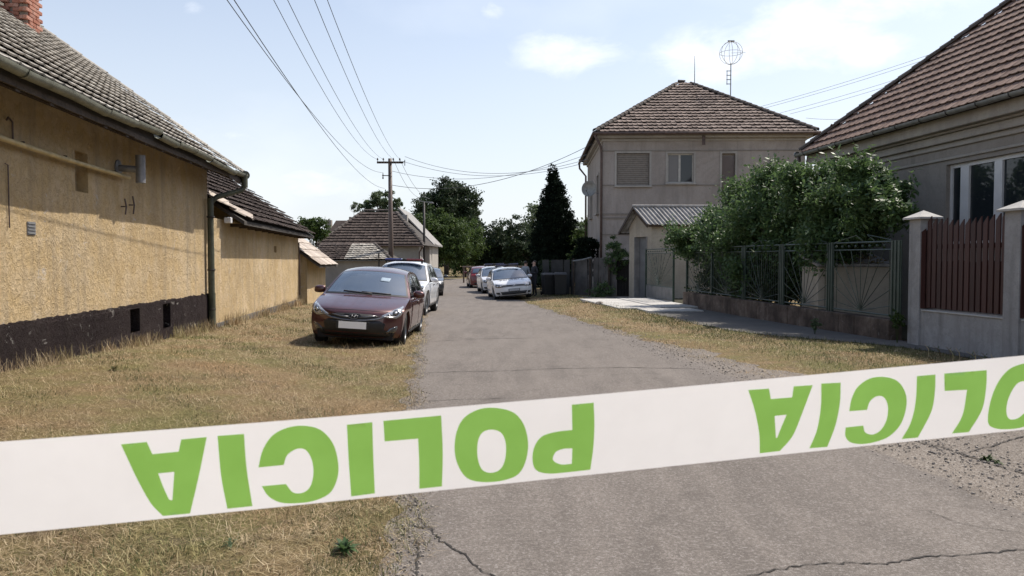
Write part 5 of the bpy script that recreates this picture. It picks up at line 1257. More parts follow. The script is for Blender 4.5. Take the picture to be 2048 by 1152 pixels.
        hl = [(.46, .60), (.56, .655), (.66, .71), (.76, .76), (.815, .785), (.835, .74), (.835, .67), (.80, .61), (.74, .572), (.66, .567), (.56, .585)]
        for q in (hl, mirror(hl)):
            sg = 1 if q is hl else -1
            h_ = car.part('headlight', [q], car.front(.008), M['lamp_glass'], .05, .02)
            for (cx, cz_, r) in ((.725, .668, .052), (.62, .625, .026)):
                ci = [(sg * cx + r * math.cos(t), cz_ + r * math.sin(t)) for t in np.linspace(0, 2 * math.pi, 17)[:-1]]; car.part('lamp_reflector', [ci], car.front(.014), M['lamp_dark'], .04, .01, h_)
                ci2 = [(sg * cx + r * .45 * math.cos(t), cz_ + r * .45 * math.sin(t)) for t in np.linspace(0, 2 * math.pi, 13)[:-1]]; car.part('lamp_lens', [ci2], car.front(.019), M['chrome'], .04, .01, h_)
            led = [(.50, .604), (.60, .592), (.68, .588), (.76, .61), (.79, .66), (.80, .72), (.782, .66), (.75, .62), (.68, .60), (.60, .604)]
            led = led if sg > 0 else mirror(led); car.part('light_guide', [led], car.front(.018), M['chrome'], .04, .01, h_)
        fg = [(.56, .30), (.64, .385), (.76, .43), (.765, .40), (.74, .335), (.70, .30)]
        for q in (fg, mirror(fg)): f_ = car.part('fog_light', [q], car.front(.009), M['lamp_dark'], .05, .015); 
        pl_ = [(-.262, .395), (.262, .395), (.262, .505), (-.262, .505)]
        MB().box((0, -L_ / 2 - .022, .432), (.60, .02, .14), ch=.004).build('plate_holder', M['trim'], root); MB().box((.0, -L_ / 2 - .036, .432), (.50, .006, .125)).build('number_plate', M['plate_white'], root)
        for x in (-.02, .34): car.part('wiper', [[(x - .42, .985), (x + .15, .962), (x + .15, .948), (x - .42, .972)]], car.topf_front() if False else car.front(.02), M['trim'], .1, .01)
        # a slip of paper behind the screen
        car.part('paper_slip', [[(.20, 1.195), (.38, 1.18), (.40, 1.25), (.22, 1.265)]], car.front(.012), M['paper'], .05, .003)
        # bonnet seam
        for q in ([(-.60, .685), (-.3, .70), (0, .705), (.3, .70), (.60, .685), (.60, .679), (.3, .694), (0, .699), (-.3, .694), (-.60, .679)],): car.part('bonnet_seam', [q], car.front(.003), M['trim'], .08, .004)
    elif kind == 'g':
        car.part('grille', [[(-.52, .605), (.52, .605), (.52, .69), (-.52, .69)]], fr, M['trim'], .07)
        car.part('chrome_bar', [[(-.50, .623), (.50, .623), (.50, .632), (-.50, .632)]], car.front(.012), M['chrome'], .08)
        hl = [(.50, .60), (.50, .685), (.62, .70), (.80, .755), (.825, .70), (.81, .61), (.70, .58)]
        for q in (hl, mirror(hl)):
            sg = 1 if q is hl else -1; h_ = car.part('headlight', [q], car.front(.008), M['lamp_dark'] if sg < 0 else M['lamp_glass'], .05, .02)
            for cx in (.60, .73):
                ci = [(sg * cx + .040 * math.cos(t), .648 + .040 * math.sin(t)) for t in np.linspace(0, 2 * math.pi, 15)[:-1]]; car.part('lamp_reflector', [ci], car.front(.014), M['chrome'], .04, .01, h_)
        car.part('lower_grille', [[(-.54, .255), (.54, .255), (.62, .385), (-.62, .385)]], fr, M['trim'], .07)
        fg = [(.64, .28), (.66, .37), (.80, .37), (.80, .31), (.74, .28)]
        for q in (fg, mirror(fg)): car.part('fog_light', [q], car.front(.008), M['trim'], .05)
        for z in (.30, .34): car.part('grille_slat', [[(-.55, z), (.55, z), (.55, z + .010), (-.55, z + .010)]], car.front(.014), M['dull_chrome'], .09)
        ring = [(.052 * math.cos(t), .645 + .052 * math.sin(t)) for t in np.linspace(0, 2 * math.pi, 21)[:-1]]; hol = [(.042 * math.cos(t), .645 + .042 * math.sin(t)) for t in np.linspace(0, 2 * math.pi, 21)[:-1]]
        em = car.part('emblem', [ring, hol], car.front(.02), M['chrome'], .03)
        for q in ([(-.034, .68), (-.024, .68), (-.006, .645), (-.012, .64)], [(.034, .68), (.024, .68), (.006, .645), (.012, .64)], [(-.040, .665), (-.03, .668), (-.012, .618), (-.02, .614)], [(.040, .665), (.03, .668), (.012, .618), (.02, .614)], [(-.016, .616), (-.008, .616), (.004, .642), (-.003, .642)], [(.016, .616), (.008, .616), (-.004, .642), (.003, .642)]): car.part('emblem_stroke', [q], car.front(.022), M['chrome'], .03, .01, em)
        MB().box((0, -L_ / 2 - .02, .455), (.52, .02, .12), ch=.003).build('plate_holder', M['trim'], root); MB().box((0, -L_ / 2 - .033, .455), (.47, .006, .095)).build('number_plate', M['plate_grey'], root)
    else:
        car.part('grille', [[(-.46, .72), (-.20, .66), (.20, .66), (.46, .72), (.44, .80), (.16, .77), (-.16, .77), (-.44, .80)]], fr, M['trim'], .07)
        hl = [(.56, .86), (.66, .93), (.80, .96), (.86, .93), (.84, .87), (.74, .83), (.62, .83)]
        for q in (hl, mirror(hl)):
            sg = 1 if q is hl else -1; h_ = car.part('headlight', [q], car.front(.010), M['lamp_dark'], .05, .02); ci = [(sg * .72 + .038 * math.cos(t), .885 + .038 * math.sin(t)) for t in np.linspace(0, 2 * math.pi, 15)[:-1]]; car.part('lamp_lens', [ci], car.front(.015), M['chrome'], .04, .01, h_)
        fg = [(.66, .50), (.64, .62), (.68, .70), (.80, .70), (.83, .62), (.80, .50), (.73, .46)]
        for q in (fg, mirror(fg)):
            sg = 1 if q is fg else -1; f_ = car.part('fog_light', [q], car.front(.009), M['trim'], .05)
            for (cx, cz_) in ((.70, .645), (.775, .645), (.70, .585), (.775, .585)):
                ci = [(sg * cx + .024 * math.cos(t), cz_ + .024 * math.sin(t)) for t in np.linspace(0, 2 * math.pi, 11)[:-1]]; car.part('lamp_lens', [ci], car.front(.014), M['lamp_glass'], .04, .01, f_)
        car.part('lower_front', [[(-.80, .27), (.80, .27), (.85, .40), (.60, .42), (.50, .55), (-.50, .55), (-.60, .42), (-.85, .40)]], fr, M['trim'], .08)
        MB().box((0, -L_ / 2 - .03, .56), (.52, .02, .12)).build('number_plate', M['plate_grey'], root)
        for sg in (-1, 1):
            for ax_ in sp['axles']:
                P = [(ax_ + .47 * math.cos(t), sp['R'] + .47 * math.sin(t)) for t in np.linspace(-.1, math.pi + .1, 17)] + [(ax_ + .425 * math.cos(t), sp['R'] + .425 * math.sin(t)) for t in np.linspace(math.pi + .1, -.1, 17)]
                P = [(max(.42, min(L_ - .24, a)), max(b, .29)) for a, b in P]; car.part('arch_trim', P, car.sidef(sg, .010), M['trim'], .12, .012)
    # rear
    rr = car.front(.007, True); z0 = fz(.80)
    for sg in (-1, 1):
        q = [(.50, z0), (.50, z0 + .12), (.74, z0 + .13), (.80, z0 + .09), (.80, z0 + .0), (.70, z0 - .02)]; q = q if sg > 0 else mirror(q); car.part('tail_light', [q], rr, M['lamp_red'], .06, .015)
    car.part('rear_bumper_trim', [[(-.55, .26), (.55, .26), (.60, .36), (-.60, .36)]], rr, M['trim'], .1)
    MB().box((0, L_ / 2 + .0, fz(.62)), (.50, .03, .11)).build('rear_plate', M['plate_grey'], root)
    return car
def lightbar(root, z, y, w_, cols=('bar_blue', 'bar_red'), h=.075, name='light_bar'):
    m = MB().box((0, y, z + .035), (w_, .22, .035), ch=.01); b = m.build(name, M['trim'], root)
    MB().box((-w_ * .27, y, z + .035 + h / 2 + .002), (w_ * .44, .25, h), ch=.025).build('beacon_cover', M[cols[0]], b)
    MB().box((w_ * .27, y, z + .035 + h / 2 + .002), (w_ * .44, .25, h), ch=.025).build('beacon_cover', M[cols[1]], b)
    MB().box((0, y, z + .035 + h / 2), (w_ * .09, .22, h * .9), ch=.01).build('siren_box', M['trim'], b)
    for s_ in (-1, 1): MB().box((s_ * (w_ / 2 - .06), y, z), (.04, .14, .08)).build('bar_foot', M['trim'], b)
def setcar(root, x, y, yaw, roll, dz=0):
    root.rotation_mode = 'XYZ'; root.rotation_euler = (0, roll, yaw); g = (GW(x - .7, y - 1) + GW(x + .7, y - 1) + GW(x + .7, y + 1.3) + GW(x - .7, y + 1.3)) / 4
    root.location = (x, y, g + dz)
def car_root(name, label, cat='car', group=None):
    o = bpy.data.objects.new(name, None); COL.objects.link(o); BASE[o.name] = (0, 0, 0); return tag(o, label, cat, group)
c1 = car_root('parked_car', 'dark maroon hatchback with blank white number plate, nearest parked car on the dry grass'); hatch(c1, M['paint_maroon'], 'i'); setcar(c1, -2.93, 13.55 + 2.15, rad(.5), rad(3.5), .0)
c2 = car_root('police_car', 'tall white police car with blue and red light bar, right behind the maroon hatchback'); hatch(c2, M['paint_white'], 's'); lightbar(c2, 1.665, -.25, 1.26); setcar(c2, -3.52, 22.3 + 2.24, rad(-1), rad(1.5))
c3 = car_root('parked_car', 'dark grey car mostly hidden at the rear of the left-hand row of cars'); hatch(c3, M['paint_dark'], 'g'); setcar(c3, -4.55, 38 + 2.1, rad(5), rad(1))
c4_ = car_root('police_car', 'white police hatchback with text on its bonnet, parked tilted at the right road edge'); cg = hatch(c4_, M['paint_white'], 'g')
lightbar(c4_, 1.50, -.05, 1.16, ('bar_navy', 'bar_navy'), .095)
# lettering on the bonnet
cu = bpy.data.curves.new('txt', 'FONT'); cu.body = 'POL\u00cdCIA'; cu.size = .26; cu.align_x = 'CENTER'; cu.resolution_u = 2; cu.space_character = 1.25
to = bpy.data.objects.new('txt', cu); COL.objects.link(to); dg = bpy.context.evaluated_depsgraph_get(); me = bpy.data.meshes.new_from_object(to.evaluated_get(dg)); bpy.data.objects.remove(to)
tf = cg.topf(.008); V = [tuple(tf(v.co.x, .58 + .0 - v.co.y * 1.0 + .0 if False else .50 + (.14 - v.co.y) * -1.0 + .14, 0)) for v in me.vertices]
V = [tuple(tf(v.co.x * 1.0, .52 + v.co.y * 1.0, 0)) for v in me.vertices]
MB().add(V, [tuple(p.vertices) for p in me.polygons]).build('bonnet_lettering', M['ink'], c4_)
bpy.data.meshes.remove(me)
sh_ = [(-.10, .80), (.10, .80), (.09, .88), (0, .93), (-.09, .88)]
cg.part('bonnet_crest', [[(a * .6, .80 + (b - .8) * .8) for a, b in sh_]], tf, M['ink'], .05, .004)
for sg in (): cg.part('side_stripe', [(.5, .60), (3.9, .66), (3.9, .74), (.5, .66)], cg.sidef(sg, .014), M['stripe_green'], .2, .004)
setcar(c4_, -.14, 34.3 + 2.15, rad(7.5), rad(-4.6), .02)
def copy_tree(o, parent=None):
    c = o.copy(); COL.objects.link(c); c.parent = parent
    for ch_ in list(o.children): copy_tree(ch_, c)
    return c
c5 = copy_tree(c4_); tag(c5, 'white police car half hidden behind the tilted police hatchback', 'car'); setcar(c5, -.98, 41.0 + 2.1, rad(8), rad(-2), .02)
c6 = car_root('parked_car', 'dark red car seen from behind, furthest along the road'); hatch(c6, M['paint_red'], 'g'); setcar(c6, -2.16, 49.5 + 2.2, rad(180 + 7), rad(0))

# ================================================================ people
def person(label, pts, loc, rot, mats, bands, h=1.78):
    """pts: joints of the skeleton; one continuous skinned body, coloured by the clothes it wears."""
    me = bpy.data.meshes.new('person'); names = list(pts); idx = {n: i for i, n in enumerate(names)}
    E = [('pelvis', 'waist'), ('waist', 'chest'), ('chest', 'neck'), ('neck', 'head'), ('head', 'crown'), ('chest', 'shl'), ('shl', 'ell'), ('ell', 'wrl'), ('wrl', 'hal'), ('chest', 'shr'), ('shr', 'elr'), ('elr', 'wrr'), ('wrr', 'har'), ('pelvis', 'hil'), ('hil', 'knl'), ('knl', 'anl'), ('anl', 'tol'), ('pelvis', 'hir'), ('hir', 'knr'), ('knr', 'anr'), ('anr', 'tor')]
    me.from_pydata([p[0] for p in pts.values()], [(idx[a], idx[b]) for a, b in E], [])
    o = bpy.data.objects.new('person', me); COL.objects.link(o); md = o.modifiers.new('s', 'SKIN'); o.modifiers.new('u', 'SUBSURF').levels = 1
    for i, (p, r) in enumerate(pts.values()): me.skin_vertices[0].data[i].radius = (r, r)
    me.skin_vertices[0].data[idx['pelvis']].use_root = True
    dg = bpy.context.evaluated_depsgraph_get(); m2 = bpy.data.meshes.new_from_object(o.evaluated_get(dg)); o.modifiers.clear(); o.data = m2; m2.name = 'person'
    m2.materials.clear()
    for m in mats: m2.materials.append(m)
    for p in m2.polygons:
        p.use_smooth = True; c = p.center
        for k, (test) in enumerate(bands):
            if test(c): p.material_index = k; break
    o.location = loc; o.rotation_euler = (0, 0, rot); return tag(o, label, 'person')
M['skin'] = simple('skin', (.42, .26, .19), .55, .08, 8, co='O'); M['cloth_grey'] = simple('cloth_grey', (.26, .27, .28), .9, .15, 8, co='O'); M['cloth_dark'] = simple('cloth_dark', (.020, .021, .026), .85, .2, 8, co='O'); M['hair'] = simple('hair', (.03, .022, .018), .7, .2, 12, co='O')
def std(bend=0, arm=.1, fold=False):
    P = dict(pelvis=((0, 0, .95), .125), waist=((0, -.02 - bend * .10, 1.10), .125), chest=((0, -bend * .28, 1.34), .145), neck=((0, -bend * .36 - .01, 1.50), .055), head=((0, -bend * .42 - .02, 1.62), .085), crown=((0, -bend * .44, 1.73), .07),
             shl=((.17, -bend * .28, 1.42), .065), ell=((.25, -bend * .3 + .03, 1.14), .048), wrl=((.25, -bend * .3 - .12, .92), .032), hal=((.24, -bend * .3 - .16, .82), .034),
             shr=((-.17, -bend * .28, 1.42), .065), elr=((-.25, -bend * .3 + .03, 1.14), .048), wrr=((-.22, -bend * .3 - .14, .95), .032), har=((-.2, -bend * .3 - .18, .86), .034),
             hil=((.10, 0, .88), .095), knl=((.12, -.03, .48), .062), anl=((.13, .03, .09), .045), tol=((.15, -.13, .04), .035),
             hir=((-.10, 0, .88), .095), knr=((-.13, .01, .48), .062), anr=((-.15, .05, .09), .045), tor=((-.18, -.11, .04), .035))
    if fold:
        P['wrl'] = ((.05, -bend * .3 - .22, 1.14), .032); P['hal'] = ((-.03, -bend * .3 - .22, 1.16), .034); P['wrr'] = ((-.05, -bend * .3 - .24, 1.12), .032); P['har'] = ((.03, -bend * .3 - .24, 1.10), .034)
    return P
def face(o, z=1.615, y=-.11, hair=True, bend=0):
    ch = o
    b = Vector((0, -bend * .42, 0))
    MB().tube([Vector((0, y - .005, z + .02)) + b, Vector((0, y - .03, z - .015)) + b], [.010, .016], 6).build('nose', M['skin'], ch, base=(0, 0, 0))
    for s_ in (-1, 1):
        MB().lathe([(0, -.008), (.013, 0), (0, .01)], tuple(Vector((s_ * .032, y + .008, z + .022)) + b), 'y', 8).build('eye', M['hair'], ch, base=(0, 0, 0)); MB().lathe([(0, -.012), (.026, 0), (0, .012)], tuple(Vector((s_ * .088, y + .11, z)) + b), 'x', 8).build('ear', M['skin'], ch, base=(0, 0, 0))
    V = [];  bmx = bmesh.new(); bmesh.ops.create_icosphere(bmx, subdivisions=2, radius=1)
    for v in bmx.verts:
        x, y_, zz_ = v.co; v.co = Vector((x * .098, .012 + y_ * .105 + (0 if y_ > -.3 else .03), z + .065 + max(zz_, -.6 if y_ > 0 else 0.1) * .085)) + b
    MB().add([v.co for v in bmx.verts], [[v.index for v in f.verts] for f in bmx.faces]).build('hair', M['hair'], ch, smooth=True, base=(0, 0, 0)); bmx.free()
def fingers(o, pts, mt='skin'):
    for k in ('hal', 'har'):
        p, _ = pts[k]; w_, _ = pts['wrl' if k == 'hal' else 'wrr']; d = (Vector(p) - Vector(w_)).normalized(); sd2 = d.cross(Vector((1, 0, 0))).normalized()
        for j in range(4):
            q = Vector(p) + sd2 * (j - 1.5) * .018; ln = (.062, .072, .068, .052)[j]; MB().tube([q, q + d * ln * .6, q + d * ln + Vector((0, .0, -.008))], [.009, .008, .006], 5).build('finger', M[mt], o, base=(0, 0, 0))
        q = Vector(p) + sd2 * -.03 - d * .03; MB().tube([q, q + d * .03 + sd2 * -.02, q + d * .06 + sd2 * -.022], [.011, .009, .007], 5).build('thumb', M[mt], o, base=(0, 0, 0))
P1 = std(.35); x, Y = at(1049, 560, 37.6)[0], 37.9
sk = lambda zt, zn: [lambda c: c.z > zn or (abs(c.x) > .18 and c.z < 1.02 and c.z > .7 and c.y < -.1), lambda c: c.z > zt, lambda c: True]
o1 = person('person in grey T-shirt leaning over behind the tilted police hatchback', P1, (x, Y, GW(x, Y) + .0), rad(150), [M['skin'], M['cloth_grey'], M['cloth_dark']], sk(.98, 1.50)); face(o1, bend=.35); fingers(o1, P1)
P2 = std(.0, fold=True); x, Y = at(1069, 560, 36.3)[0], 36.5
o2 = person('person in dark clothes standing beside the tilted police hatchback', P2, (x, Y, GW(x, Y) + .0), rad(-60), [M['skin'], M['cloth_dark'], M['cloth_dark']], sk(.98, 1.50)); face(o2); fingers(o2, P2)

# rail across the road end
x0, _, z_ = at(925, 534, 62); x1, _, _ = at(975, 534, 62); g = GW(x0, 62)
rl = thing('log_rail', 'low horizontal log rail on short posts at the far road end', 'rail', (x0, 62, g), 'W')
MB().tube([(x0, 62, z_), (x1 + 3, 62, z_ + .02)], .07, 8).build('log', M['pole_wood'], rl)
for t in (0, 1.5, 3.0): MB().tube([(x0 + .1 + t, 62, g - .1), (x0 + .1 + t, 62, z_)], .07, 8).build('post', M['pole_wood'], rl)
# ================================================================ vegetation
def leaves(cen, rad_, n, size, flat=.0, shell=.45, clump=None, csize=.35, up=.35, seed=1, squash=1.0, floor=None, lump=.22):
    """Leaf-sized quads clustered in clumps spread through ellipsoids."""
    r = np.random.default_rng(seed); out = []; rn = []
    cen = np.asarray(cen, float); rad_ = np.asarray(rad_, float); vol = (rad_.prod(1)) ** (2 / 3); vol /= vol.sum()
    for c, R, f in zip(cen, rad_, vol):
        m = int(n * f); nc = clump or max(6, int(m / 42)); d = r.normal(size=(nc, 3)); d /= np.linalg.norm(d, axis=1)[:, None]
        rr = shell + (1 - shell) * r.random(nc) ** .6; rr *= 1 + lump * (r.random(nc) - .5) * 2; cc = c + d * rr[:, None] * R; cr = r.random(nc)
        k = r.integers(0, nc, m); p = cc[k] + r.normal(size=(m, 3)) * csize * np.array([1, 1, .75]) * np.minimum(R.mean(), 2) * .5
        out.append(p); rn.append(np.clip(cr[k] * .7 + r.random(m) * .3, 0, .999))
    P = np.concatenate(out); rn = np.concatenate(rn)
    if floor is not None: kk = P[:, 2] > floor; P = P[kk]; rn = rn[kk]
    m = len(P); a = r.normal(size=(m, 3)); a /= np.linalg.norm(a, axis=1)[:, None]; b = r.normal(size=(m, 3)); b[:, 2] *= (1 - up); b -= a * (a * b).sum(1)[:, None]; b /= np.linalg.norm(b, axis=1)[:, None] + 1e-9
    s = size * (.6 + .8 * r.random(m))[:, None]; nrm = np.cross(a, b)
    V = np.stack([P - a * s, P + b * s * .48 + nrm * s * .12, P + a * s, P - b * s * .48 + nrm * s * .12], 1).reshape(-1, 3); Fc = np.arange(4 * m).reshape(m, 4)
    return V, Fc, np.repeat(rn, 4)
def tree(name, label, cat, loc, H, cen, R, n, size, mat, trunk=.2, group=None, seed=1, core=True, **k):
    t = thing(name, label, cat, loc, 'L', 0, group); V, Fc, rn = leaves(cen, R, n, size, seed=seed, **k)
    npmesh('crown', V, Fc, M[mat], t, 'stuff', rn)
    rr = random.Random(seed); c0 = Vector(np.mean(cen, 0)); zc = max(c0.z, 1)
    MB().tube([(0, 0, -.3), (rr.uniform(-.1, .1), 0, zc * .4), (c0.x * .5, c0.y * .5, zc)], [trunk, trunk * .75, trunk * .4], 8).build('trunk', M['bark'], t, smooth=True)
    for c in cen[:7]: MB().tube([(c0.x * .25, c0.y * .25, zc * .45), (Vector(c) + Vector((c0.x * .25, c0.y * .25, zc * .45))) / 2 + Vector((0, 0, .15)), c], [trunk * .5, trunk * .32, trunk * .12], 6).build('limb', M['bark'], t, smooth=True)
    return t
def cloud(n, cx, cy, cz, rx, ry, rz, r0, r1, seed):
    rr = random.Random(seed); c = []; R = []
    for i in range(n):
        while True:
            p = (rr.uniform(-1, 1), rr.uniform(-1, 1), rr.uniform(-1, 1))
            if sum(q * q for q in p) < 1: break
        c.append((cx + p[0] * rx, cy + p[1] * ry, cz + p[2] * rz)); q = rr.uniform(r0, r1); R.append((q, q, q * .85))
    return c, R
def T(px, Y): return at(px, 540, Y)[0]
# big round dark tree
x = T(893, 100); c, R = cloud(26, -.1, 0, 8.6, 3.5, 2.6, 3.3, 1.5, 2.3, 3); c += [(0, 0, 11.6), (-1.5, 0, 10.9), (1.6, 0, 10.6), (-3.0, 0, 9.0)]; R += [(1.7, 1.7, 1.3)] * 4
zz = at(893, 349, 100)[2]
tree('broadleaf_tree', 'large round dark crown rising above all other trees in the middle', 'tree', (x, 100, -.2), 12, c, R, 26000, .18, 'leaf_dark', .35, None, 3, csize=.34)
x = T(946, 102); c, R = cloud(8, 0, 0, 7.6, 1.0, 1.0, 1.8, 1.1, 1.5, 13)
tree('broadleaf_tree', 'smaller dark crown leaning against the right of the large round tree', 'tree', (x, 102, -.2), 9, c, R, 5000, .19, 'leaf_dark', .25, None, 14, csize=.34)
x = T(874, 75); c, R = cloud(22, 0, 0, 3.5, 2.5, 2.0, 2.7, 1.1, 1.6, 5); c += [(-2.0, 0, 5.6), (0, 0, 6.4), (-2.2, 0, 4.0)]; R += [(1.1, 1.1, 1.0)] * 3
tree('broadleaf_tree', 'bright mid green leafy tree before the large round tree', 'tree', (x, 75, -.2), 7, c, R, 24000, .13, 'leaf_mid', .22, None, 6)
x = T(930, 84); c, R = cloud(10, 0, 0, 3.7, 1.4, 1.5, 2.6, 1.1, 1.5, 6)
tree('broadleaf_tree', 'duller green tree right of the bright mid green one', 'tree', (x, 84, -.2), 7, c, R, 9000, .15, 'leaf_mid', .2, None, 7)
for i, (px, Y, top_, wd, sd2, mt, lb) in enumerate(((970, 90, 432, 3.0, 21, 'leaf_dark', 'dark low tree, left of the three over the police cars'), (1022, 92, 424, 3.4, 22, 'leaf_dark', 'dark low tree, middle of the three over the police cars'), (1062, 88, 436, 2.4, 23, 'leaf_dark', 'dark low tree, right of the three, touching the cypress'))):
    h = at(px, top_, Y)[2]; x = T(px, Y); c, R = cloud(18, 0, 0, h * .52, wd * .95, 1.5, h * .42, 1.2, 1.8, sd2); tree('broadleaf_tree', lb, 'tree', (x, Y, -.2), h, c, R, 11000, .16, mt, .25, 'dark low trees at the road end', sd2)
for i, (px, Y, top_, wd, sd2, lb) in enumerate(((1080, 70, 402, 1.1, 31, 'pale airy tree showing left of the cypress'), (1150, 60, 412, 1.0, 32, 'pale airy tree showing just right of the cypress'), (1172, 47, 425, .8, 33, 'loose tree by the far corner of the two-storey house'))):
    h = at(px, top_, Y)[2]; x = T(px, Y); c, R = cloud(9, 0, 0, h * .62, wd, 1.0, h * .33, .6, 1.0, sd2); tree('slender_tree', lb, 'tree', (x, Y, -.2), h, c, R, 3200, .13, 'leaf_pale' if i < 2 else 'leaf_mid', .12, 'loose trees round the cypress', sd2, csize=.5)
# tree behind the hipped house: tiers of branches
x = T(762, 72); zb = at(762, 430, 72)[2]; cs, Rs = [], []
for (px, py, r_) in ((722, 408, .5), (738, 398, .6), (742, 412, .55), (756, 388, .6), (770, 384, .6), (768, 400, .7), (786, 410, .6), (792, 398, .4), (798, 404, .3), (734, 420, .6), (765, 418, .9), (795, 424, .8), (712, 414, .35), (752, 405, .5)):
    p = at(px, py, 72); cs.append((p[0] - x, random.uniform(-.8, .8), p[2])); Rs.append((r_ * 1.2, r_, r_ * .6))
tree('spreading_tree', 'pale green tree with tiered branches over the hipped roof', 'tree', (x, 72, -.2), 8, cs, Rs, 5200, .13, 'leaf_pale', .22, None, 41, csize=.42, shell=.2)
for (px, py, Y, n_, r_, lb, sd2) in ((625, 462, 38, 3600, .62, 'green shrub peeping over the lean-to roof', 42), (541, 396, 31, 220, .22, 'small sprig of leaves above the dark roof edge', 43)):
    p = at(px, py + max(0, 1570 - px) * .20 * (py < 460), Y); c, R = cloud(6, 0, 0, p[2] + .2 - .0, .45 if n_ > 1000 else .1, .4, .55 if n_ > 1000 else .12, r_ * .7, r_, sd2); tree('shrub', lb, 'shrub', (p[0], Y, -.2), 3, c, R, n_, .075, 'leaf_mid', .06, None, sd2)
# cypress
x = T(1110, 48); zt_ = at(1110, 342, 48)[2]; c, R = [], []
for k in range(22):
    t = k / 21; z = .6 + t * (zt_ - .75); w_ = 1.40 * (1 - t ** 2.3) ** .95 + .14 * (.9 if t < .08 else 1) + .09
    c.append((random.uniform(-.06, .06), random.uniform(-.06, .06), z)); R.append((w_, w_, .50))
    if k > 8:
        a = random.uniform(0, 6.28); c.append((w_ * .7 * math.cos(a), w_ * .7 * math.sin(a), z + .25)); R.append((.28, .28, .55))
tree('cypress', 'tall dark conical cypress standing alone left of the two-storey house', 'tree', (x, 48, -.2), 7, c, R, 52000, .075, 'leaf_cypress', .18, None, 51, csize=.22, up=-.5, shell=.72, clump=70, lump=.13)
# shrubs along the dark fence
for i, (px, Y, top_, wd, mt, lb) in enumerate(((1095, 39, 518, .5, 'leaf_dark', 'dark low bush beside the standing people'), (1175, 39, 455, .8, 'leaf_cypress', 'tall dark shrub behind the ragged board fence'), (1236, 35.2, 462, .55, 'leaf_bush', 'leafy shrub left of the cream porch'), (1200, 34.0, 566, .28, 'leaf_bush', 'small weed bush growing through the board fence'))):
    h = at(px, top_, Y)[2]; x = T(px, Y); c, R = cloud(9, 0, 0, h * .55, wd, .4, h * .36, .3 if wd < .6 else .5, .5 if wd < .6 else .7, 60 + i); tree('shrub', lb, 'shrub', (x, Y, -.1), h, c, R, 3500 if wd > .3 else 900, .06 if wd < .6 else .08, mt, .05, None, 60 + i, floor=.05)
# large leafy bush behind the green fence
bx_, by_ = T(1610, 21), 21.0; c, R = [], []
for (px, py, Y, r_) in ((1362, 480, 25, .62), (1392, 450, 25, .62), (1378, 505, 24.5, .55), (1425, 418, 24.5, .65), (1440, 450, 24, .95), (1480, 380, 24, .8), (1500, 430, 23, 1.0), (1470, 500, 23.5, .8), (1540, 362, 23, .8), (1560, 400, 22, 1.0), (1530, 470, 22.5, 1.0),
                        (1600, 365, 22, .8), (1620, 410, 21, 1.0), (1580, 470, 21.5, 1.0), (1660, 365, 21.5, .7), (1680, 410, 20.5, .95), (1660, 460, 20.5, .95), (1720, 355, 20.5, .55), (1740, 395, 20, .65), (1735, 440, 19.8, .75), (1690, 480, 20, .8), (1755, 470, 19.6, .55), (1600, 510, 21, .9), (1420, 510, 23.5, .7), (1520, 520, 22, .8), (1765, 365, 20.4, .32), (1500, 550, 22, .9), (1540, 540, 22, 1.0), (1600, 550, 22, .9), (1650, 500, 21, .9), (1790, 400, 20, .5), (1780, 440, 20, .6), (1460, 540, 22, .8), (1570, 560, 21.4, .7), (1630, 545, 20.8, .6), (1690, 350, 20.6, .45), (1480, 560, 23, .5)):
    k_x = (px - 1024) / 1500; Yn = (10.0 + ((px * 7 + py * 3) % 9 - 4) * .11) / (k_x * CA + SA); Yn = min(Yn, 26.5); r_ = r_ * (Yn / Y) * (.86 if px > 1560 else .80); Y = Yn
    p = at(px, py + max(0, 1570 - px) * .20 * (py < 460), Y); c.append((p[0] - bx_, p[1] - by_, p[2])); R.append((r_ * .95, r_ * .95, r_ * .8))
tree('leafy_bush', 'very large glossy-leaved bush arching over the green metal fence', 'bush', (bx_, by_, .1), 4, c, R, 80000, .060, 'leaf_bush', .12, None, 71, csize=.55, shell=.2, up=.5, lump=.45)
# loose outer shoots of the bush
sh_v, sh_f, sh_r = [], [], []; rr = random.Random(99); tb = bpy.data.objects['leafy_bush']
for k in range(150):
    i = rr.randrange(len(c)); cc, RR_ = Vector(c[i]), R[i][0]; d = Vector((rr.gauss(0, 1), rr.gauss(-.3, 1), rr.uniform(-.1, 1.2))).normalized(); p0 = cc + d * RR_ * .8; ln = rr.uniform(.25, .6); d2 = (d + Vector((0, 0, .5))).normalized(); q0 = rr.random()
    for j in range(12):
        q = p0 + d2 * ln * j / 12; a = Vector((rr.gauss(0, 1), rr.gauss(0, 1), rr.gauss(0, .6))).normalized(); b = a.cross(d2).normalized(); s_ = rr.uniform(.05, .085); n0 = len(sh_v)
        sh_v += [tuple(q), tuple(q + a * s_ + b * s_ * .42), tuple(q + a * s_ * 2), tuple(q + a * s_ - b * s_ * .42)]; sh_f.append((n0, n0 + 1, n0 + 2, n0 + 3)); sh_r += [min(.99, q0 * .5 + .45)] * 4
npmesh('shoots', sh_v, np.array(sh_f), M['leaf_bush'], tb, 'stuff', np.array(sh_r))
hp_ = S2W(10.1, 21.5); c, R = [], []
for k in range(16): q = S2W(10.1 + random.uniform(-.2, .5), 17.6 + k * .55); c.append((q[0] - hp_[0], q[1] - hp_[1], random.uniform(.5, 1.5))); R.append((.65, .65, .7))
tree('shade_foliage', 'dark leaf mass added as shade behind the middle bays of the green fence', 'shade_foliage', (hp_[0], hp_[1], .0), 2, c, R, 16000, .06, 'leaf_dark', .05, None, 77, shell=.2)  # dark leaves added to fill the deep shade behind the fence
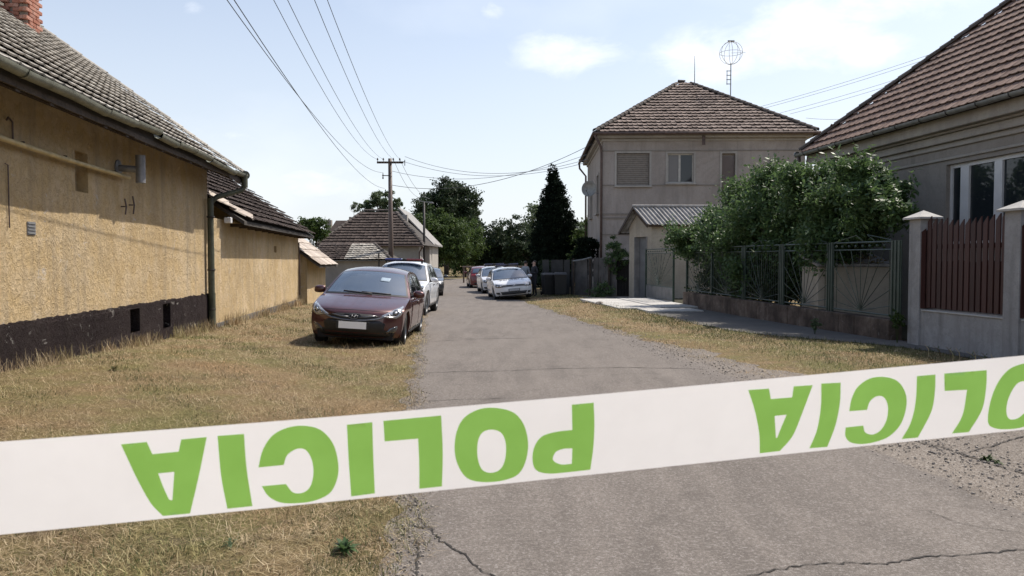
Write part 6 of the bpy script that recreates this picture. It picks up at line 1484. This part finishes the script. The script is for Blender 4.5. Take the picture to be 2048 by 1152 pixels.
# far wood
x0 = -40; c, R = [], []
rr = random.Random(5)
for k in range(34): X_ = -42 + k * 2.6; c.append((X_, rr.uniform(-3, 3), rr.uniform(1.5, 2.8))); R.append((2.6, 2.2, 2.6))
V, Fc, rn = leaves(c, R, 24000, .28, seed=81, shell=.3); o = npmesh('far_wood', V, Fc, M['leaf_dark'], None, 'stuff', rn); o.location = (0, 118, -.2)
tag(o, 'far dark wood closing the view behind the street', 'wood')

# ---------------------------------------------------------------- grass
def blades(n, region, length, width, lie, mat, name, seed, dens=None, label=None, zoff=0):
    r = np.random.default_rng(seed); xs, ys = region(r, n)
    if dens is not None: k = r.random(len(xs)) < dens(xs, ys, r); xs, ys = xs[k], ys[k]
    m = len(xs); L_ = length * (.4 + 1.1 * r.random(m)) ; a = r.random(m) * 2 * np.pi; el = lie + (1 - lie) * 0
    e = np.clip(r.normal(lie, .28, m), .02, 1.5); d = np.stack([np.cos(a) * np.cos(e), np.sin(a) * np.cos(e), np.sin(e)], 1)
    z = G(xs, ys) + zoff; wx = xs * CA - ys * SA; wy = xs * SA + ys * CA; P = np.stack([wx, wy, z], 1)
    sc = np.clip(wy / 7, 1, 3.2); wd = (width * sc)[:, None] * (.6 + .8 * r.random(m))[:, None]; L_ = L_ * np.clip(wy / 12, 1, 1.5)
    sdv = np.stack([-np.sin(a), np.cos(a), np.zeros(m)], 1); mid = P + d * (L_ * .5)[:, None] + np.array([0, 0, 1]) * (L_ * .10)[:, None]; tip = P + d * L_[:, None] - np.array([0, 0, 1]) * (L_ * .12 * (e < .8))[:, None]; tip[:, 2] = np.maximum(tip[:, 2], z + .004)
    P = P + np.array([0, 0, .002]); V = np.stack([P - sdv * wd, P + sdv * wd, mid + sdv * wd * .8, mid - sdv * wd * .8, tip + sdv * wd * .25, tip - sdv * wd * .25], 1).reshape(-1, 3)
    b = (np.arange(m) * 6)[:, None]; Fc = np.concatenate([b + np.array([0, 1, 2, 3]), b + np.array([3, 2, 4, 5])]); o = npmesh(name, V, Fc, M[mat], None, 'stuff', np.repeat(r.random(m), 6)); return tag(o, label, 'grass')
def nz(x, y, s, f=1.0):
    return (np.sin(x * 1.3 * f + s) * np.cos(y * 1.1 * f + s * 1.7) + .6 * np.sin(x * 3.1 * f + y * 1.9 * f + s * 2.3) + .4 * np.sin(y * 4.7 * f - x * 2.9 * f + s)) / 2
def left_region(r, n):
    ys = 3.0 + (np.exp(r.random(n) * np.log(36 / 3.0)) * 3.0 - 3.0); xs = -5.0 + r.random(n) * 5.2
    k = (xs < RL(ys) + .03 + .12 * r.random(n)) & (ys < 36); xs, ys = xs[k], ys[k]
    wy = xs * SA + ys * CA; px = (xs * CA - ys * SA) / wy; k = px > -.74; return xs[k], ys[k]
def thin(xs, ys, r): return np.clip((ys + 1) / 14 * 0 + .30 + .7 * (xs + 5.5) / 5.5 * 0 + .45 + .45 * nz(xs, ys, 2, 1.4) + .35 * nz(xs, ys, 5, 5.5), .06, 1)
blades(215000, left_region, .095, .0012, .12, 'straw', 'dry_grass', 101, thin, 'mown dry straw lying over the left verge')
blades(34000, left_region, .075, .0013, .85, 'straw', 'dry_grass_tufts', 105, lambda x, y, r: np.clip(.0 + 1.1 * nz(x, y, 6, 3.1), 0, 1), 'short upright dry grass on the left verge')
blades(110000, left_region, .045, .0018, .75, 'grass_green', 'green_grass', 102, lambda x, y, r: np.clip(.08 + 1.25 * nz(x, y, 4.2, 1.5) + .55 * (np.abs(x - RL(y)) < .45) * (y < 7) + .35 * (y < 5.2), 0, 1) * .9, 'short green grass patches in the left verge')
def wall_region(r, n):
    ys = 6 + 24 * r.random(n); xs = -4.97 + .32 * r.random(n) ** 1.6; return xs, ys
blades(9000, wall_region, .17, .0017, 1.05, 'straw', 'dry_grass_tufts', 107, lambda x, y, r: np.clip(.4 + .8 * nz(x * 0, y, 5, 1.8), 0, 1), 'taller pale dry grass along the foot of the yellow walls')
def right_region(r, n):
    ys = 8.0 + (np.exp(r.random(n) * np.log(36 / 8.0)) * 8.0 - 8.0); xs = 3.95 + r.random(n) * 5
    lim = 6.95 + 1.9 * sm((16.8 - ys) / 5); k = (xs < lim) & (xs > RR(ys) + .02 + .8 * sm((16 - ys) / 6) * (.5 + .5 * nz(xs, ys, 3, 2.2)) ) & (ys < 36); return xs[k], ys[k]
blades(60000, right_region, .07, .0016, .25, 'straw', 'dry_grass', 103, lambda x, y, r: np.clip(.55 + .5 * nz(x, y, 7, 1.5), .05, 1), 'dry tan grass on the right verge')
blades(60000, right_region, .05, .0018, .75, 'grass_green', 'green_grass', 104, lambda x, y, r: np.clip(-.05 + .9 * sm((x - 5.2) / 1.2) + .5 * nz(x, y, 1, 1.2), 0, 1) * .85, 'green grass strip along the pavement')
# meadow beyond the road end, lit
def far_region(r, n): ys = 52 + r.random(n) * 45; xs = -9 + r.random(n) * 12; k = xs < RL(ys); return xs[k], ys[k]
blades(22000, far_region, .22, .004, .8, 'grass_green', 'green_grass', 106, None, 'sunlit green grass at the far bend of the road')
# weeds (things)
def weed(x, y, r_, h, n, mat, label, seed, name='weed'):
    g = GW(x, y); c, R = cloud(5, 0, 0, h * .5, r_ * .5, r_ * .5, h * .25, r_ * .5, r_ * .8, seed); V, Fc, rn = leaves(c, R, n, .028 if h < .5 else .03, seed=seed, floor=.0); t = thing(name, label, 'plant', (x, y, g), 'L', 0); npmesh('foliage', V, Fc, M[mat], t, 'stuff', rn)
    for k in range(4): a = k * 1.7 + seed; MB().tube([(0, 0, -.02), (r_ * .4 * math.cos(a), r_ * .4 * math.sin(a), h * .6)], .004, 4).build('stem', M['leaf_mid'], t)
def rosette(px, py, label, seed, r0=.13, n=46, mt='leaf_bush'):
    x, y, z = at(px, py, 1.0); t = -CAM_Z / (z - CAM_Z); x *= t; y = t; g = GW(x, y); t = (g - CAM_Z) / (z - CAM_Z); x, y, _ = at(px, py, t)
    rr = random.Random(seed); o = thing('weed', label, 'plant', (x, y, GW(x, y)), 'L', 0); me_l = []
    for k in range(n):
        a = rr.uniform(0, 6.28); e = rr.uniform(.1, 1.1); L_ = r0 * rr.uniform(.5, 1.2); d = Vector((math.cos(a) * math.cos(e), math.sin(a) * math.cos(e), math.sin(e))); s_ = Vector((-math.sin(a), math.cos(a), 0)) * L_ * .13; q = d * L_
        MB().add([-s_ * .4, s_ * .4, q * .45 + s_ + Vector((0, 0, .01)), q * .45 - s_ + Vector((0, 0, .01)), q - Vector((0, 0, .02))], [(0, 1, 2, 3), (3, 2, 4)]).build('leaf', M[mt], o)
rosette(688, 1105, 'dark green weed rosette low on the left near the road edge', 5, .10, 60)
rosette(462, 1092, 'small pale seedling standing in the straw below the tape', 6, .06, 16, 'leaf_pale')
rosette(1975, 922, 'green weed growing out of the crack at the right', 8, .085, 40, 'leaf_mid')
rosette(1995, 928, 'smaller weed at the right end of the same crack', 9, .06, 26, 'leaf_mid')
rosette(228, 745, 'dark tuft in the dry grass before the purple plinth', 10, .10, 40, 'leaf_ochre')
p = S2W(8.35, hit(1630, 640, 8.35)[0]); weed(p[0], p[1], .14, .42, 260, 'leaf_pale', 'pale leafy weed against the stained plinth wall', 91)
p = S2W(8.95, hit(1795, 640, 8.95)[0]); weed(p[0], p[1], .14, .9, 380, 'leaf_mid', 'tall thin weed at the corner pillar foot', 92); 
p = S2W(8.0, hit(1880, 700, 8.0)[0])
ORD = ['first', 'second', 'third', 'fourth', 'fifth', 'sixth', 'seventh', 'eighth', 'ninth', 'tenth', 'eleventh', 'twelfth', 'last']
for k in range(13):
    ps = 1865 + k * 14; yy_, _ = hit(ps, 700, 8.3); p = S2W(8.3 + random.uniform(-.15, .15), yy_); g = GW(p[0], p[1]); a = random.uniform(-.4, .1)
    t = thing('grass_stalk', '%s bent pale stalk of the row before the pillar fence, counted from the corner' % ORD[k], 'plant', (p[0], p[1], g), 'L', 0, 'pale stalks before the pillar fence'); MB().tube([(0, 0, -.02), (a * .1, 0, .12), (a * .35 - .05, 0, .20)], [.007, .006, .003], 4).build('stem', M['straw'], t)
    for j in range(2): MB().add([(a * .2 - .02, 0, .1 + j * .05), (a * .2 + .02, .01, .12 + j * .05), (a * .3 + .05, .02, .15 + j * .05)], [(0, 1, 2)]).build('leaf', M['leaf_pale'], t)
# rubble and crumbs along the road edges
def crumbs(name, n, fx_, smin, smax, seed, label):
    r = np.random.default_rng(seed); xs, ys = fx_(r, n); m = len(xs); s = smin + (smax - smin) * r.random(m) ** 3; base = np.array([(-1, -1, 0), (1, -1, 0), (1, 1, 0), (-1, 1, 0), (-.6, -.7, 1), (.7, -.6, .9), (.6, .7, 1), (-.7, .6, .8)], float)
    fc = np.array([(4, 5, 6, 7), (0, 1, 5, 4), (1, 2, 6, 5), (2, 3, 7, 6), (3, 0, 4, 7)]); a = r.random(m) * 6.28; c_, s_ = np.cos(a), np.sin(a)
    B = base[None] * (s[:, None, None] * (.6 + .8 * r.random((m, 1, 3)))) * .5; X = B[..., 0] * c_[:, None] - B[..., 1] * s_[:, None]; Yv = B[..., 0] * s_[:, None] + B[..., 1] * c_[:, None]; z = G(xs, ys) + .008
    wx = xs * CA - ys * SA; wy = xs * SA + ys * CA; V = np.stack([X + wx[:, None], Yv + wy[:, None], B[..., 2] + z[:, None]], -1).reshape(-1, 3); Fc = (fc[None] + (np.arange(m) * 8)[:, None, None]).reshape(-1, 4)
    o = npmesh(name, V, Fc, M['stones'], None, 'stuff'); return tag(o, label, 'gravel')
crumbs('loose_gravel', 6000, lambda r, n: ((lambda ys: (RL(ys) + r.normal(.03, .07, n), ys))(3 + 20 * r.random(n) ** 1.6)), .003, .018, 201, 'crumbled asphalt grit along the left road edge')
crumbs('loose_gravel', 7000, lambda r, n: ((lambda ys: (RR(ys) + r.normal(.05, .25, n) + .2 * sm((12 - ys) / 4), ys))(4.5 + 26 * r.random(n) ** 1.4)), .004, .022, 202, 'crumbled asphalt grit along the right road edge')
crumbs('grit', 5000, lambda r, n: ((lambda ys: (3.6 + 3.2 * r.random(n), ys))(4.2 + 4.5 * r.random(n))), .004, .014, 203, 'fine grit over the old asphalt at the right')

# ================================================================ police tape
TW = .075
def tape_top(px): return 883.5 - .0825 * px + 5 * math.sin(px / 520)
def tape_bot(px): return 1067 - .100 * px + 3 * math.sin(px / 600 + 1) - 0 * px
Y0 = TW * 1500 / 182; Y1 = TW * 1500 / 143
def tape_pt(px, v, off=0):
    t = px / 2048; inv = (1 - t) / Y0 + t / Y1; Y = 1 / inv
    py = tape_top(px) * (1 - v) + tape_bot(px) * v
    Y += (v - .5) * TW * .30 + .0022 * math.sin(px / 210) * (v - .4) + .0010 * math.sin(px / 61 + v * 2.2 + math.sin(px / 333)) + .0008 * math.sin(px / 120 + v * 2)
    x, y, z = at(px, py, Y); return Vector((x, y - off, z))
t = NT('tape_white'); n_ = t.noise(t.co(), 30, 3); t.set(t.ramp(n_, [(.3, (.90, .87, .845)), (.7, (.93, .90, .875))]), .42, 0, .4)
def transl(t, fac, col=None):
    tr = t.n('ShaderNodeBsdfTranslucent'); src = t.b.inputs['Base Color'].links[0].from_socket; t.l(src, tr.inputs[0]); mx = t.n('ShaderNodeMixShader'); mx.inputs[0].default_value = fac
    o = t.t.nodes['Material Output']; t.l(t.b.outputs[0], mx.inputs[1]); t.l(tr.outputs[0], mx.inputs[2]); t.l(mx.outputs[0], o.inputs[0])
transl(t, .6); M['tape_white'] = t.m
t = NT('tape_green'); n_ = t.noise(t.co(), 30, 3); t.set(t.ramp(n_, [(.3, (.40, .74, .16)), (.7, (.43, .78, .18))]), .42, 0, .4); transl(t, .5); M['tape_green'] = t.m
cpt = tape_pt(1024, .5); tp = bpy.data.objects.new('police_tape', None); COL.objects.link(tp); tp.location = cpt; BASE['police_tape'] = tuple(cpt)
tag(tp, 'white barrier tape with upside-down green POLICIA lettering stretched across the foreground', 'barrier tape')
V = []; nx, nv = 190, 11; pxs_ = np.linspace(-500, 2560, nx)
for a in pxs_:
    for j in range(nv): V.append(tape_pt(a, j / (nv - 1)))
Fc = [(i * nv + j, i * nv + j + 1, (i + 1) * nv + j + 1, (i + 1) * nv + j) for i in range(nx - 1) for j in range(nv - 1)]
MB().add(V, Fc).build('band', M['tape_white'], tp, smooth=True)
def smooth_loop(P, k=5):
    """P: (x, y) smooth points or (x, y, 1) corners."""
    n = len(P); out = []
    for i in range(n):
        a = P[i]; b = P[(i + 1) % n]; p, q = P[i - 1], P[(i + 2) % n]; A_ = np.array(a[:2], float); B_ = np.array(b[:2], float)
        if len(a) > 2 and len(b) > 2: out.append(tuple(A_)); continue
        m1 = (B_ - A_) if len(a) > 2 else (B_ - np.array(p[:2])) / 2; m2 = (B_ - A_) if len(b) > 2 else (np.array(q[:2]) - A_) / 2
        for j in range(k):
            t = j / k; out.append(tuple((2 * t ** 3 - 3 * t * t + 1) * A_ + (t ** 3 - 2 * t * t + t) * m1 + (-2 * t ** 3 + 3 * t * t) * B_ + (t ** 3 - t * t) * m2))
    return out
c = 1
LET = [
 ((.3924, 0, 700), [[(618, 480, c), (750, 468, c), (778, 530, c), (912, 517, c), (925, 455, c), (1055, 443, c), (1015, 640), (970, 832, c), (832, 845, c), (770, 780), (705, 665), (655, 560)], [(808, 628, c), (890, 620, c), (880, 765, c), (864, 762, c), (835, 700)]]),
 ((.3924, 0, 700), [[(1110, 437, c), (1245, 427, c), (1258, 600), (1288, 795, c), (1160, 808, c), (1128, 640)]]),
 ((.3924, 0, 700), [[(1318, 598, c), (1447, 585, c), (1465, 535), (1515, 503), (1560, 510), (1590, 560), (1598, 630), (1582, 695), (1545, 726), (1495, 725), (1458, 682, c), (1335, 693, c), (1370, 745), (1430, 776), (1510, 780), (1600, 768), (1680, 730), (1718, 660), (1725, 580), (1700, 480), (1640, 410), (1560, 386), (1470, 394), (1390, 435), (1340, 510)]]),
 ((.5137, 600, 560), [[(183, 563, c), (282, 553, c), (286, 690), (292, 830, c), (200, 842, c), (190, 700)]]),
 ((.5137, 600, 560), [[(325, 548, c), (550, 527, c), (556, 670), (553, 803, c), (465, 812, c), (464, 700), (460, 617, c), (330, 628, c)]]),
 ((.5137, 600, 560), [[(602, 660), (610, 590), (640, 535), (700, 502), (765, 498), (830, 515), (870, 560), (888, 630), (880, 700), (850, 755), (790, 780), (710, 786), (650, 770), (615, 720)], [(690, 665), (695, 620), (712, 592), (745, 582), (780, 592), (798, 622), (802, 665), (795, 710), (775, 740), (740, 750), (710, 738), (695, 705)]]),
 ((.5137, 600, 560), [[(1058, 485, c), (1143, 477, c), (1146, 560), (1142, 650), (1130, 738, c), (1050, 747), (970, 753), (920, 740), (905, 700), (912, 650), (940, 610), (990, 592), (1060, 583, c)], [(1060, 655, c), (1058, 715, c), (1015, 717), (985, 700), (995, 670), (1025, 657)]]),
 ((.4619, 1400, 620), [[(208, 346, c), (298, 340, c), (306, 385, c), (398, 378, c), (405, 330, c), (487, 325, c), (440, 450), (400, 545), (345, 610, c), (258, 620, c), (255, 530), (235, 430)], [(322, 458, c), (374, 453, c), (350, 510), (333, 553, c), (328, 553, c)]]),
 ((.4619, 1400, 620), [[(524, 318, c), (608, 314, c), (605, 400), (585, 500), (550, 592, c), (473, 598, c), (505, 520), (522, 420)]]),
 ((.4619, 1400, 620), [[(645, 438, c), (722, 432, c), (735, 395), (765, 373), (795, 378), (812, 415), (808, 470), (785, 515), (750, 538), (715, 530), (706, 500, c), (630, 508, c), (628, 545), (650, 572), (700, 580), (760, 570), (820, 545), (870, 490), (893, 410), (885, 350), (850, 305), (790, 289), (730, 298), (680, 335), (655, 385)]]),
 ((.4619, 1400, 620), [[(938, 286, c), (1018, 279, c), (1016, 350), (1000, 440), (942, 552, c), (872, 558, c), (910, 490), (932, 400)]]),
 ((.4619, 1400, 620), [[(1056, 275, c), (1240, 260, c), (1238, 330), (1220, 430), (1163, 528, c), (1090, 534, c), (1135, 455), (1155, 345, c), (1058, 350, c)]]),
 ((.4619, 1400, 620), [[(1245, 480), (1255, 400), (1285, 320), (1330, 262), (1385, 235), (1440, 232), (1480, 270), (1482, 380), (1450, 475), (1395, 507), (1320, 516), (1265, 508)], [(1325, 440), (1335, 380), (1370, 320), (1410, 310), (1430, 350), (1420, 420), (1380, 465), (1340, 472)]]),
]
for (s_, ox, oy), loops in LET:
    lp = [[(p[0] * s_ + ox, p[1] * s_ + oy) for p in smooth_loop(l)] for l in loops]
    def fn(x, y, o):
        v = (y - tape_top(x)) / (tape_bot(x) - tape_top(x)); return tape_pt(x, v, .0006 + o * 0)
    V2, Fk, bd = fill2d(lp, 9); MB().add([fn(a, b, 0) for a, b in V2], Fk).build('letter', M['tape_green'], tp, smooth=True)
print('OBJ', len(bpy.data.objects))
